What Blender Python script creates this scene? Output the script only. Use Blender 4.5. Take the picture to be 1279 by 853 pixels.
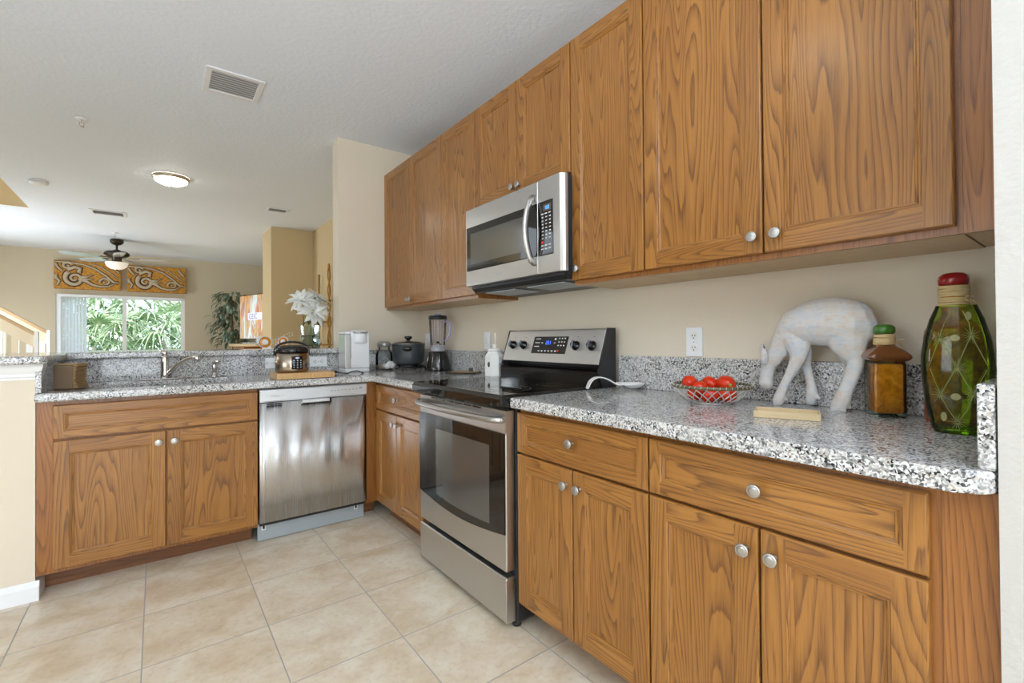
import bpy, bmesh, math, random
from mathutils import Vector, Matrix
random.seed(11)
PI = math.pi
for o in list(bpy.data.objects): bpy.data.objects.remove(o)
SC = bpy.context.scene
COL = SC.collection

# ------------------------------------------------------------------ camera
cam_d = bpy.data.cameras.new('camera'); cam = bpy.data.objects.new('camera', cam_d); COL.objects.link(cam)
yaw, pit, rol, foc = 0.6523, 0.008, -0.0071, 580.5886
F = Vector((math.sin(yaw)*math.cos(pit), math.cos(yaw)*math.cos(pit), math.sin(pit)))
R = Vector((math.cos(yaw), -math.sin(yaw), 0)); U = R.cross(F)
R2 = R*math.cos(rol)+U*math.sin(rol); U2 = -R*math.sin(rol)+U*math.cos(rol)
M = Matrix((R2, U2, -F)).transposed().to_4x4(); M.translation = Vector((-1.7444, 0, 1.1426))
cam.matrix_world = M
cam_d.sensor_width = 36; cam_d.lens = foc/1279*36
cam_d.shift_x = (639.5-638.99)/1279; cam_d.shift_y = (417.957-426.5)/1279
cam_d.clip_start = 0.02; cam_d.clip_end = 200
SC.camera = cam

# ------------------------------------------------------------------ world, lights, exposure
SC.view_settings.view_transform = 'Standard'; SC.view_settings.look = 'None'
SC.view_settings.exposure = 0.12; SC.view_settings.gamma = 1.0; SC.view_settings.use_curve_mapping = False
w = bpy.data.worlds.new('world'); SC.world = w; w.use_nodes = True
bg = w.node_tree.nodes['Background']; bg.inputs[0].default_value = (0.80, 0.90, 1.0, 1); bg.inputs[1].default_value = 3.2
def area(name, loc, rot, sx, sy, power, col=(1, 1, 1)):
    l = bpy.data.lights.new(name, 'AREA'); l.shape = 'RECTANGLE'; l.size = sx; l.size_y = sy; l.energy = power; l.color = col
    o = bpy.data.objects.new(name, l); COL.objects.link(o); o.location = loc; o.rotation_euler = rot; return o
def point(name, loc, power, r=0.1, col=(1, 1, 1)):
    l = bpy.data.lights.new(name, 'POINT'); l.energy = power; l.shadow_soft_size = r; l.color = col
    o = bpy.data.objects.new(name, l); COL.objects.link(o); o.location = loc; return o
sun = bpy.data.lights.new('sun', 'SUN'); sun.energy = 4.5; sun.angle = 0.02; sun.color = (1, 0.95, 0.86)
so = bpy.data.objects.new('sun', sun); COL.objects.link(so); so.rotation_euler = (math.radians(50), 0, math.radians(-70))
# daylight through the openings behind and beside the camera
area('window_light_back', (-2.6, -2.95, 1.25), (math.radians(90), 0, 0), 1.9, 2.1, 34, (0.90, 0.96, 1))
area('window_light_left', (-4.45, 1.2, 1.4), (math.radians(90), 0, math.radians(-90)), 1.8, 1.5, 12, (0.90, 0.96, 1))
area('window_light_living', (-4.42, 8.4, 1.2), (math.radians(90), 0, math.radians(-90)), 1.4, 1.9, 58, (0.90, 0.96, 1))
# added fill light behind the camera, aimed up to bounce off the ceiling
area('ceiling_bounce_fill', (-2.2, -1.2, 1.7), (math.radians(180), 0, 0), 1.0, 1.0, 125, (0.89, 0.95, 1.0))

# ------------------------------------------------------------------ material helpers
def mat(name, col=(0.8, 0.8, 0.8), rough=0.5, metal=0.0, spec=0.5, coat=0.0, trans=0.0, ior=1.45, emit=None, estr=1.0, alpha=1.0, sub=0.0):
    m = bpy.data.materials.new(name); m.use_nodes = True
    b = m.node_tree.nodes['Principled BSDF']
    b.inputs['Base Color'].default_value = (*col, 1); b.inputs['Roughness'].default_value = rough
    b.inputs['Metallic'].default_value = metal; b.inputs['Specular IOR Level'].default_value = spec
    b.inputs['Coat Weight'].default_value = coat; b.inputs['Coat Roughness'].default_value = 0.08
    b.inputs['Transmission Weight'].default_value = trans; b.inputs['IOR'].default_value = ior
    b.inputs['Alpha'].default_value = alpha; b.inputs['Subsurface Weight'].default_value = sub
    if emit: b.inputs['Emission Color'].default_value = (*emit, 1); b.inputs['Emission Strength'].default_value = estr
    return m
class NT:
    def __init__(s, m): s.m = m; s.t = m.node_tree; s.b = s.t.nodes['Principled BSDF']
    def n(s, typ, **k):
        nd = s.t.nodes.new(typ)
        for a, v in k.items(): setattr(nd, a, v)
        return nd
    def l(s, a, b): s.t.links.new(a, b)
    def math(s, op, a, b=None, c=None):
        nd = s.n('ShaderNodeMath', operation=op)
        for i, v in enumerate((a, b, c)):
            if v is None: continue
            if isinstance(v, (int, float)): nd.inputs[i].default_value = v
            else: s.l(v, nd.inputs[i])
        return nd.outputs[0]
    def ramp(s, fac, stops, interp='LINEAR'):
        nd = s.n('ShaderNodeValToRGB'); cr = nd.color_ramp; cr.interpolation = interp
        while len(cr.elements) < len(stops): cr.elements.new(0.5)
        for e, (p, c) in zip(cr.elements, stops):
            e.position = p; e.color = (*c, 1) if len(c) == 3 else c
        s.l(fac, nd.inputs[0]); return nd.outputs[0]
    def coords(s, kind='Object', scale=(1, 1, 1), loc=(0, 0, 0)):
        tc = s.n('ShaderNodeTexCoord'); mp = s.n('ShaderNodeMapping')
        mp.inputs['Scale'].default_value = scale; mp.inputs['Location'].default_value = loc
        s.l(tc.outputs[kind], mp.inputs[0]); return mp.outputs[0]
    def noise(s, vec, scale, detail=2, rough=0.5, dist=0.0):
        nd = s.n('ShaderNodeTexNoise'); nd.inputs['Scale'].default_value = scale; nd.inputs['Detail'].default_value = detail
        nd.inputs['Roughness'].default_value = rough; nd.inputs['Distortion'].default_value = dist
        s.l(vec, nd.inputs['Vector']); return nd.outputs[0]
    def voro(s, vec, scale, out='Color', feat='F1'):
        nd = s.n('ShaderNodeTexVoronoi', feature=feat); nd.inputs['Scale'].default_value = scale; s.l(vec, nd.inputs['Vector']); return nd.outputs[out]
    def mix(s, fac, a, b, blend='MIX'):
        nd = s.n('ShaderNodeMix', data_type='RGBA', blend_type=blend)
        if isinstance(fac, (int, float)): nd.inputs[0].default_value = fac
        else: s.l(fac, nd.inputs[0])
        for i, v in ((6, a), (7, b)):
            if isinstance(v, tuple): nd.inputs[i].default_value = (*v, 1)
            else: s.l(v, nd.inputs[i])
        return nd.outputs[2]
    def bump(s, h, strength=0.3, dist=0.002):
        nd = s.n('ShaderNodeBump'); nd.inputs['Strength'].default_value = strength; nd.inputs['Distance'].default_value = dist
        s.l(h, nd.inputs['Height']); s.l(nd.outputs[0], s.b.inputs['Normal'])
    def col(s, c): s.l(c, s.b.inputs['Base Color'])

def oak(name, light, dark, ring=0.55, rough=0.30):
    m = mat(name, light, rough, spec=0.35); t = NT(m)
    v = t.coords('UV', (7.5, 0.55, 1)); n1 = t.noise(v, 1.0, 1.6, 0.42, 0.18)
    ph = t.math('MULTIPLY', n1, 33.0); wob = t.noise(t.coords('UV', (60, 5, 1)), 1.0, 2, 0.6)
    tri = t.math('FRACT', t.math('MULTIPLY_ADD', wob, 0.35, ph))
    rings = t.ramp(tri, [(0.0, (1, 1, 1)), (0.22, (0.45, 0.45, 0.45)), (0.55, (0.05, 0.05, 0.05)), (0.93, (0, 0, 0)), (1.0, (0.9, 0.9, 0.9))])
    v2 = t.coords('UV', (330, 9, 1)); fine = t.noise(v2, 1.0, 2, 0.6)
    v4 = t.coords('UV', (90, 2.2, 1)); med = t.noise(v4, 1.0, 2, 0.6)
    pores = t.ramp(fine, [(0.36, (1, 1, 1)), (0.52, (0, 0, 0))])
    strk = t.ramp(med, [(0.35, (1, 1, 1)), (0.62, (0, 0, 0))])
    v3 = t.coords('UV', (3, 1.1, 1), (5, 3, 0)); low = t.noise(v3, 1.0, 2, 0.5)
    base = t.mix(t.ramp(low, [(0.3, (0, 0, 0)), (0.7, (1, 1, 1))]), light, tuple(c*k for c, k in zip(light, (0.78, 0.72, 0.65))))
    a = t.mix(t.math('MULTIPLY', rings, ring), base, dark)
    b = t.mix(t.math('MULTIPLY', strk, 0.20), a, dark)
    pm = t.math('MULTIPLY', pores, t.math('MULTIPLY_ADD', rings, 0.5, 0.16))
    c = t.mix(pm, b, tuple(x*0.7 for x in dark))
    t.col(c); t.bump(t.math('MULTIPLY', pm, -1.0), 0.35, 0.0006)
    m.node_tree.nodes['Principled BSDF'].inputs['Coat Weight'].default_value = 0.42
    m.node_tree.nodes['Principled BSDF'].inputs['Coat Roughness'].default_value = 0.24
    return m
OAK = oak('oak_stained', (0.430, 0.193, 0.042), (0.125, 0.048, 0.014), 0.70)
OAKR = oak('oak_reddish', (0.400, 0.160, 0.036), (0.12, 0.042, 0.013))
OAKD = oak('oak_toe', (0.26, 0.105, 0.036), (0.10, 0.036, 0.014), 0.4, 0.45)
PLY = oak('raw_ply', (0.62, 0.44, 0.24), (0.50, 0.33, 0.16), 0.25, 0.5)

GR = mat('granite', (0.5, 0.5, 0.5), 0.09, spec=0.6); t = NT(GR)
v = t.coords('Object'); wn = t.n('ShaderNodeTexNoise'); wn.inputs['Scale'].default_value = 90; t.l(v, wn.inputs['Vector'])
vv = t.n('ShaderNodeVectorMath', operation='MULTIPLY_ADD'); t.l(wn.outputs['Color'], vv.inputs[0]); vv.inputs[1].default_value = (0.010, 0.010, 0.010); t.l(v, vv.inputs[2])
sep = t.n('ShaderNodeSeparateColor'); t.l(t.voro(vv.outputs[0], 250), sep.inputs[0])
c1 = t.ramp(sep.outputs[0], [(0.0, (0.010, 0.013, 0.018)), (0.15, (0.075, 0.08, 0.09)), (0.25, (0.25, 0.245, 0.24)), (0.42, (0.47, 0.46, 0.45)), (0.62, (0.70, 0.70, 0.70)), (0.95, (0.50, 0.42, 0.34))], 'CONSTANT')
big = t.noise(v, 26, 3, 0.6)
c2 = t.mix(t.ramp(big, [(0.40, (0, 0, 0)), (0.62, (0.45, 0.45, 0.45))]), c1, (0.62, 0.61, 0.60))
t.col(c2)

def wallmat(name, col, bs=0.25, sc=120):
    m = mat(name, col, 0.62, spec=0.3); t = NT(m); v = t.coords('Object')
    t.bump(t.noise(v, sc, 3, 0.55), bs, 0.004); return m
CREAM = wallmat('cream_paint', (0.74, 0.655, 0.53))
WHITEW = wallmat('offwhite_paint', (0.53, 0.51, 0.48), 0.5, 60)
TAN = wallmat('tan_paint', (0.60, 0.525, 0.385), 0.1)
OCH = wallmat('ochre_paint', (0.64, 0.50, 0.29), 0.1)
CEIL = wallmat('ceiling_paint', (0.81, 0.86, 0.94), 0.6, 45)
TRIM = mat('white_trim', (0.85, 0.86, 0.88), 0.35)

TILE = mat('floor_tile', (0.7, 0.6, 0.45), 0.28); t = NT(TILE)
geo = t.n('ShaderNodeNewGeometry'); sx = t.n('ShaderNodeSeparateXYZ'); t.l(geo.outputs['Position'], sx.inputs[0])
T = 0.3968
def cell(o, off):
    a = t.math('DIVIDE', t.math('SUBTRACT', o, off), T); fl = t.math('FLOOR', a); fr = t.math('FRACT', a)
    e = t.math('MINIMUM', fr, t.math('SUBTRACT', 1.0, fr)); return fl, e
fx, ex = cell(sx.outputs[0], -0.9931); fy, ey = cell(sx.outputs[1], 2.8747)
grout = t.math('LESS_THAN', t.math('MINIMUM', ex, ey), 0.0052)
cx = t.n('ShaderNodeCombineXYZ'); t.l(fx, cx.inputs[0]); t.l(fy, cx.inputs[1])
wn = t.n('ShaderNodeTexWhiteNoise'); t.l(cx.outputs[0], wn.inputs['Vector'])
sh = t.n('ShaderNodeVectorMath', operation='MULTIPLY_ADD'); t.l(wn.outputs['Color'], sh.inputs[0]); sh.inputs[1].default_value = (9, 9, 9); t.l(geo.outputs['Position'], sh.inputs[2])
n1 = t.noise(sh.outputs[0], 5.5, 5, 0.62, 0.4); n2 = t.noise(sh.outputs[0], 45, 3, 0.6)
tc = t.ramp(n1, [(0.32, (0.60, 0.47, 0.32)), (0.50, (0.70, 0.595, 0.45)), (0.68, (0.76, 0.69, 0.57))])
tc = t.mix(t.ramp(n2, [(0.30, (0.25, 0.25, 0.25)), (0.5, (0, 0, 0))]), tc, (0.45, 0.34, 0.22))
t.col(t.mix(grout, tc, (0.36, 0.34, 0.31)))
t.bump(t.math('SUBTRACT', t.math('MULTIPLY', n1, 0.25), grout), 0.5, 0.002)
t.l(t.math('MULTIPLY_ADD', grout, 0.5, 0.26), t.b.inputs['Roughness'])

def steel(name, col, rough, tang, an=0.75):
    m = mat(name, col, rough, 1.0); t = NT(m)
    c = t.n('ShaderNodeCombineXYZ')
    for i_ in range(3): c.inputs[i_].default_value = tang[i_]
    t.l(c.outputs[0], t.b.inputs['Tangent']); t.b.inputs['Anisotropic'].default_value = an
    v = t.coords('Object', tuple(3 if q > 0.5 else 420 for q in tang)); n = t.noise(v, 1.0, 2, 0.6)
    t.l(t.math('MULTIPLY_ADD', n, 0.10, rough-0.05), t.b.inputs['Roughness']); return m
SS = steel('stainless', (0.56, 0.55, 0.54), 0.32, (0.25, 1, 0.12))
SSV = steel('stainless_dishwasher', (0.76, 0.76, 0.77), 0.26, (0.10, 0.08, 1), 0.9)
SSL = mat('pale_steel', (0.72, 0.75, 0.79), 0.34, 0.75)
SSD = mat('dark_steel_grey', (0.42, 0.47, 0.51), 0.45, 0.4)
CHR = mat('chrome', (0.75, 0.72, 0.68), 0.12, 1.0)
NICK = mat('brushed_nickel', (0.50, 0.49, 0.48), 0.33, 1.0)
BLK = mat('black_gloss', (0.012, 0.011, 0.011), 0.06, spec=0.6)
BLKM = mat('black_satin', (0.02, 0.02, 0.022), 0.35)
BLKG = mat('black_ceramic_glass', (0.010, 0.009, 0.008), 0.04, spec=0.7)
PANEL = mat('oven_window_glass', (0.075, 0.072, 0.066), 0.05, spec=0.8, coat=0.6)
MWG = mat('microwave_window', (0.085, 0.085, 0.08), 0.10, spec=0.7)
WHT = mat('white_ceramic', (0.86, 0.85, 0.82), 0.15, coat=0.3)
WPL = mat('white_plastic', (0.84, 0.86, 0.88), 0.28)
IVP = mat('light_print', (0.75, 0.75, 0.75), 0.4)
REDM = mat('red_mark', (0.8, 0.03, 0.02), 0.4)
BLUE = mat('blue_led', (0.05, 0.15, 0.9), 0.4, emit=(0.03, 0.16, 1.0), estr=1.6)
GLASS = mat('clear_glass', (1, 1, 1), 0.02, trans=1.0, ior=1.3)
def thinglass(name, col, f=0.25, rough=0.03):
    m = bpy.data.materials.new(name); m.use_nodes = True; nt = m.node_tree; nt.nodes.clear()
    o = nt.nodes.new('ShaderNodeOutputMaterial'); mx = nt.nodes.new('ShaderNodeMixShader')
    tr = nt.nodes.new('ShaderNodeBsdfTransparent'); gl = nt.nodes.new('ShaderNodeBsdfGlossy'); fr = nt.nodes.new('ShaderNodeLayerWeight')
    tr.inputs[0].default_value = (*col, 1); gl.inputs['Roughness'].default_value = rough; fr.inputs[0].default_value = f
    nt.links.new(fr.outputs['Fresnel'], mx.inputs[0]); nt.links.new(tr.outputs[0], mx.inputs[1]); nt.links.new(gl.outputs[0], mx.inputs[2]); nt.links.new(mx.outputs[0], o.inputs[0])
    return m
TG = thinglass('thin_clear_glass', (0.93, 0.95, 0.96))
TGL = thinglass('lilac_glass', (0.95, 0.94, 0.98), 0.22)
TGW = thinglass('window_glass', (0.97, 0.99, 1.0), 0.05)

# ------------------------------------------------------------------ mesh helpers
class MB:
    def __init__(s): s.v = []; s.f = []; s.uv = []; s.sm = []; s.mi = []; s.cur = 0
    def off(s): return random.uniform(-40, 40), random.uniform(-40, 40)
    def face(s, idx, uv=None, smooth=False):
        s.f.append(tuple(idx)); s.uv.append(uv or [(0, 0)]*len(idx)); s.sm.append(smooth); s.mi.append(s.cur)
    def quad(s, pts, grain='z', off=None, smooth=False):
        b = len(s.v); s.v += [tuple(p) for p in pts]; ou, ov = off or s.off()
        uv = []
        for p in pts:
            if grain == 'z': uv.append((p[0]+p[1]+ou, p[2]+ov))
            elif grain == 'x': uv.append((p[2]+p[1]+ou, p[0]+ov))
            else: uv.append((p[2]+p[0]+ou, p[1]+ov))
        s.face(range(b, b+len(pts)), uv, smooth)
    def box(s, x0, x1, y0, y1, z0, z1, grain='z', off=None):
        x0, x1 = min(x0, x1), max(x0, x1); y0, y1 = min(y0, y1), max(y0, y1); z0, z1 = min(z0, z1), max(z0, z1)
        o = off or s.off(); b = len(s.v)
        P = [(x0, y0, z0), (x1, y0, z0), (x1, y1, z0), (x0, y1, z0), (x0, y0, z1), (x1, y0, z1), (x1, y1, z1), (x0, y1, z1)]
        s.v += P
        for fc in ((3, 2, 1, 0), (4, 5, 6, 7), (0, 1, 5, 4), (1, 2, 6, 5), (2, 3, 7, 6), (3, 0, 4, 7)):
            uv = []
            for i in fc:
                p = P[i]
                if grain == 'z': uv.append((p[0]+p[1]+o[0], p[2]+o[1]))
                elif grain == 'x': uv.append((p[2]+p[1]+o[0], p[0]+o[1]))
                else: uv.append((p[2]+p[0]+o[0], p[1]+o[1]))
            s.face([b+i for i in fc], uv)
    def lathe(s, prof, c=(0, 0, 0), seg=32, axis='z', cap=True, sy=1.0, smooth=True):
        b = len(s.v); n = len(prof)
        for r, h in prof:
            for k in range(seg):
                a = 2*PI*k/seg; x, y = r*math.cos(a), r*math.sin(a)*sy
                p = {'z': (x, y, h), 'y': (x, h, y), 'x': (h, x, y)}[axis]
                s.v.append((c[0]+p[0], c[1]+p[1], c[2]+p[2]))
        fl = axis == 'y'
        for i in range(n-1):
            for k in range(seg):
                k2 = (k+1) % seg; q = [b+i*seg+k, b+i*seg+k2, b+(i+1)*seg+k2, b+(i+1)*seg+k]
                s.face(q[::-1] if fl else q, None, smooth)
        if cap:
            if prof[0][0] > 1e-6: s.face([b+k for k in range(seg)][::(1 if fl else -1)], None, False)
            if prof[-1][0] > 1e-6: s.face([b+(n-1)*seg+k for k in range(seg)][::(-1 if fl else 1)], None, False)
    def tube(s, path, r, seg=10, closed=False, cap=True, flat=1.0):
        P = [Vector(p) for p in path]; n = len(P); rr = r if isinstance(r, (list, tuple)) else [r]*n
        b = len(s.v); prev = None
        for i in range(n):
            if closed: d = (P[(i+1) % n]-P[i-1]).normalized()
            else: d = (P[min(i+1, n-1)]-P[max(i-1, 0)]).normalized()
            if prev is None:
                up = Vector((0, 0, 1)) if abs(d.z) < 0.9 else Vector((1, 0, 0)); a = d.cross(up).normalized()
            else: a = (prev-d*prev.dot(d)).normalized()
            prev = a; c = d.cross(a)
            for k in range(seg):
                t_ = 2*PI*k/seg; s.v.append(tuple(P[i]+a*math.cos(t_)*rr[i]+c*math.sin(t_)*rr[i]*flat))
        for i in range(n if closed else n-1):
            j = (i+1) % n
            for k in range(seg):
                k2 = (k+1) % seg; s.face([b+i*seg+k, b+j*seg+k, b+j*seg+k2, b+i*seg+k2], None, True)
        if cap and not closed:
            s.face([b+k for k in range(seg)], None); s.face([b+(n-1)*seg+k for k in range(seg)][::-1], None)
    def ell(s, c, r, seg=16, rings=10, rot=None):
        b = len(s.v); r = (r, r, r) if isinstance(r, (int, float)) else r
        for i in range(rings+1):
            th = PI*i/rings
            for k in range(seg):
                a = 2*PI*k/seg; p = Vector((r[0]*math.sin(th)*math.cos(a), r[1]*math.sin(th)*math.sin(a), r[2]*math.cos(th)))
                if rot: p = rot @ p
                s.v.append((c[0]+p.x, c[1]+p.y, c[2]+p.z))
        for i in range(rings):
            for k in range(seg):
                k2 = (k+1) % seg; s.face([b+i*seg+k, b+(i+1)*seg+k, b+(i+1)*seg+k2, b+i*seg+k2], None, True)
    def prism(s, poly, z0, z1, axis='z', grain='x'):
        # poly in the plane perpendicular to axis: z->(x,y)  x->(y,z)  y->(x,z)
        b = len(s.v); n = len(poly); o = s.off()
        def P(a, c, h): return {'z': (a, c, h), 'x': (h, a, c), 'y': (a, h, c)}[axis]
        for h in (z0, z1):
            for a, c in poly: s.v.append(P(a, c, h))
        def uvof(i):
            p = s.v[i]
            return (p[2]+p[1]+o[0], p[0]+o[1]) if grain == 'x' else ((p[0]+p[2]+o[0], p[1]+o[1]) if grain == 'y' else (p[0]+p[1]+o[0], p[2]+o[1]))
        fs = [[b+i for i in range(n)][::-1], [b+n+i for i in range(n)]] + [[b+i, b+(i+1) % n, b+n+(i+1) % n, b+n+i] for i in range(n)]
        for f in fs: s.face(f, [uvof(i) for i in f])
    def build(s, name, m, parent=None, bevel=0.0, seg=2, label=None, smooth_all=False, fixn=False):
        me = bpy.data.meshes.new(name); me.from_pydata(s.v, [], s.f)
        ul = me.uv_layers.new(name='UVMap'); i = 0
        for fu in s.uv:
            for u_ in fu: ul.data[i].uv = u_; i += 1
        me.polygons.foreach_set('use_smooth', [True]*len(s.f) if smooth_all else s.sm)
        ms = m if isinstance(m, (list, tuple)) else [m]
        for x in ms: me.materials.append(x)
        if len(ms) > 1: me.polygons.foreach_set('material_index', s.mi)
        if fixn:
            bm = bmesh.new(); bm.from_mesh(me); bmesh.ops.recalc_face_normals(bm, faces=bm.faces); bm.to_mesh(me); bm.free()
        me.update()
        o = bpy.data.objects.new(name, me); COL.objects.link(o)
        if parent: o.parent = parent
        if bevel:
            bv = o.modifiers.new('bevel', 'BEVEL'); bv.width = bevel; bv.segments = seg; bv.limit_method = 'ANGLE'; bv.angle_limit = math.radians(40)
        if label: o['label'] = label
        return o
def thing(name, label, cat, loc=(0, 0, 0), rz=0, group=None):
    o = bpy.data.objects.new(name, None); COL.objects.link(o); o.empty_display_size = 0.05
    o.location = loc; o.rotation_euler = (0, 0, rz); return tag(o, label, cat, group)
def tag(o, label, cat, group=None, kind=None):
    o['label'] = label; o['category'] = cat
    if group: o['group'] = group
    if kind: o['kind'] = kind
    return o
def struct(o): o['kind'] = 'structure'; return o
def bx(*a, **k):
    m = MB(); m.box(*a, **k); return m
def text(name, body, m, parent, size, loc, rot, depth=0.0004, align='LEFT', label=None):
    c = bpy.data.curves.new(name+'_curve', 'FONT'); c.body = body; c.size = size; c.extrude = depth; c.align_x = align; c.align_y = 'CENTER'
    tmp = bpy.data.objects.new('tmp', c); COL.objects.link(tmp); bpy.context.view_layer.update()
    me = bpy.data.meshes.new_from_object(tmp.evaluated_get(bpy.context.evaluated_depsgraph_get())); bpy.data.objects.remove(tmp)
    me.materials.clear(); me.materials.append(m); o = bpy.data.objects.new(name, me); COL.objects.link(o); o.parent = parent; o.location = loc; o.rotation_euler = rot
    if label: o['label'] = label
    return o

# ------------------------------------------------------------------ the setting
ZC = 2.66; YW = 3.54
m = MB(); m.box(-5, 0.2, -3.4, 10.9, -0.05, 0); m.box(0.2, 1.75, -3.4, 0, -0.05, 0); struct(m.build('floor', TILE))
# ceiling with the stairwell opening (x<-2.89, y 4.9..7.48)
m = MB(); m.box(0.2, 1.75, -3.4, 0, ZC, ZC+0.1); m.box(-2.89, 0.2, -3.4, 10.9, ZC, ZC+0.1); m.box(-5, -2.89, -3.4, 4.9, ZC, ZC+0.1); m.box(-5, -2.89, 7.48, 10.9, ZC, ZC+0.1)
struct(m.build('ceiling', CEIL))
m = MB(); m.box(-5, -2.89, 7.48, 7.56, ZC+0.1, ZC+1.3); m.box(-2.89, -2.82, 4.9, 7.48, ZC+0.1, ZC+1.3); m.box(-5, -2.89, 4.82, 4.9, ZC+0.1, ZC+1.3); m.box(-5, -2.82, 4.82, 7.56, ZC+1.3, ZC+1.35)
m.box(-5, -2.89, 7.475, 7.48, ZC, ZC+0.1)
struct(m.build('wall_stairwell', OCH))
m = MB(); m.box(0, 0.15, -0.1, YW+0.07, 0, ZC); m.box(0, 1.75, -0.1, -0.02, 0, ZC); m.box(1.60, 1.75, -3.15, -0.1, 0, ZC); struct(m.build('wall_right', CREAM))
m = MB(); m.box(0, 0.15, YW+0.07, 10.75, 0, ZC); struct(m.build('wall_dining_right', OCH))
m = MB(); m.box(-0.635, 0, -0.1, 0.125, 0, ZC); struct(m.build('wall_front_return', WHITEW))
m = MB(); m.box(-0.662, 0, YW, YW+0.14, 0, ZC); struct(m.build('wall_corner_stub', CREAM))
m = MB(); m.box(-0.53, 0, 6.86, 7.48, 0, ZC); struct(m.build('wall_niche_block', OCH))
# far living-room wall with window hole
YF = 10.6; WX0, WX1, WZ0, WZ1 = -3.06, -1.325, 0.93, 1.935
m = MB(); m.box(-5, WX0, YF, YF+0.15, 0, ZC); m.box(WX1, 0.15, YF, YF+0.15, 0, ZC); m.box(WX0, WX1, YF, YF+0.15, 0, WZ0); m.box(WX0, WX1, YF, YF+0.15, WZ1, ZC)
struct(m.build('wall_far', TAN))
def wall_holes(name, x, y0, y1, holes, mt, axis='x', th=0.15):
    m = MB()
    def bb(a0, a1, z0, z1):
        if a1-a0 < 1e-4 or z1-z0 < 1e-4: return
        if axis == 'x': m.box(x-th, x, a0, a1, z0, z1)
        else: m.box(a0, a1, x-th, x, z0, z1)
    c = y0
    for h0, h1, z0, z1 in holes:
        bb(c, h0, 0, ZC); bb(h0, h1, 0, z0); bb(h0, h1, z1, ZC); c = h1
    bb(c, y1, 0, ZC); return struct(m.build(name, mt))
wall_holes('wall_left', -4.6, -3.4, 10.75, [(0.3, 2.1, 0.65, 2.15), (7.7, 9.2, 0.25, 2.15)], TAN)
wall_holes('wall_back', -3.0, -4.75, 1.75, [(-3.6, -1.65, 0.1, 2.3), (-0.72, -0.12, 0.1, 2.3), (0.38, 0.86, 0.1, 2.3)], TAN, 'y')
def window_frame(name, pts, plane, axis, mull=1, wd=0.05, glass=True):
    (a0, a1, z0, z1) = pts; e = None; m = MB()
    def bb(p0, p1, q0, q1, d=0.03):
        if axis == 'x': m.box(plane-d, plane+d, p0, p1, q0, q1)
        else: m.box(p0, p1, plane-d, plane+d, q0, q1)
    bb(a0, a1, z0, z0+wd); bb(a0, a1, z1-wd, z1); bb(a0, a0+wd, z0+wd, z1-wd); bb(a1-wd, a1, z0+wd, z1-wd)
    for i in range(mull):
        c = a0+(a1-a0)*(i+1)/(mull+1); bb(c-wd/2, c+wd/2, z0+wd, z1-wd)
    o = struct(m.build(name, TRIM))
    if glass:
        g = MB()
        if axis == 'x': g.box(plane-0.003, plane+0.003, a0+wd, a1-wd, z0+wd, z1-wd)
        else: g.box(a0+wd, a1-wd, plane-0.003, plane+0.003, z0+wd, z1-wd)
        g.build('window_pane', TGW, o)
    return o
window_frame('window_1', (WX0, WX1, WZ0, WZ1), YF+0.05, 'y', 1, 0.055)
window_frame('window_2', (0.3, 2.1, 0.65, 2.15), -4.66, 'x', 1, 0.06)
window_frame('window_3', (7.7, 9.2, 0.25, 2.15), -4.66, 'x', 1, 0.06)
window_frame('window_4', (-3.6, -1.65, 0.1, 2.3), -3.07, 'y', 1, 0.07)
window_frame('window_5', (-0.72, -0.12, 0.1, 2.3), -3.07, 'y', 0, 0.05)
window_frame('window_6', (0.38, 0.86, 0.1, 2.3), -3.07, 'y', 0, 0.05)
m = MB(); m.box(WX0-0.03, WX1+0.03, YF-0.05, YF+0.02, WZ0-0.03, WZ0); struct(m.build('trim_1', TRIM, bevel=0.004))
# pony walls under the bar
m = MB(); m.box(-2.32, -0.662, 3.52, 3.66, 0, 1.043); m.box(-2.32, -2.172, 2.925, 3.52, 0, 1.043); struct(m.build('wall_pony', CREAM))
# crown moulding under the bar end
prof = [(0, 0.975), (-0.004, 0.975), (-0.004, 0.983), (-0.010, 0.990), (-0.010, 1.000), (-0.020, 1.014), (-0.026, 1.030), (-0.026, 1.043), (0, 1.043)]
m = MB()
b0 = len(m.v)
for (x, sxn) in ((-2.34, 0), (-2.168, 1)):
    for d, z in prof: m.v.append((x-(d*0.9 if sxn else 0), 2.925+d, z))
n = len(prof)
for i in range(n-1): m.face([i, n+i, n+i+1, i+1])
for d, z in prof: m.v.append((-2.168-d*0.9, 3.0, z))
for i in range(n-1): m.face([n+i, 2*n+i, 2*n+i+1, n+i+1])
struct(m.build('trim_2', TRIM, fixn=True))
def baseboard(name, p0, p1, nrm, h=0.085, th=0.014):
    m = MB(); a = Vector((*p0, 0)); b = Vector((*p1, 0)); nn = Vector((*nrm, 0))
    pr = [(0, 0), (th, 0), (th, h*0.72), (th*0.55, h*0.8), (th*0.45, h*0.93), (0.001, h)]
    for q in (a, b):
        for d, z in pr: m.v.append(tuple(q+nn*d+Vector((0, 0, z))))
    k = len(pr)
    for i in range(k-1): m.face([i, k+i, k+i+1, i+1])
    m.face(list(range(k))[::-1]); m.face([k+i for i in range(k)]); return struct(m.build(name, TRIM, fixn=True))
baseboard('baseboard_pony', (-2.34, 2.925), (-2.158, 2.925), (0, -1))
baseboard('baseboard_pony_side', (-2.172, 2.926), (-2.172, 3.05), (1, 0))
baseboard('baseboard_far', (-4.6, YF), (0, YF), (0, -1))

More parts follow.
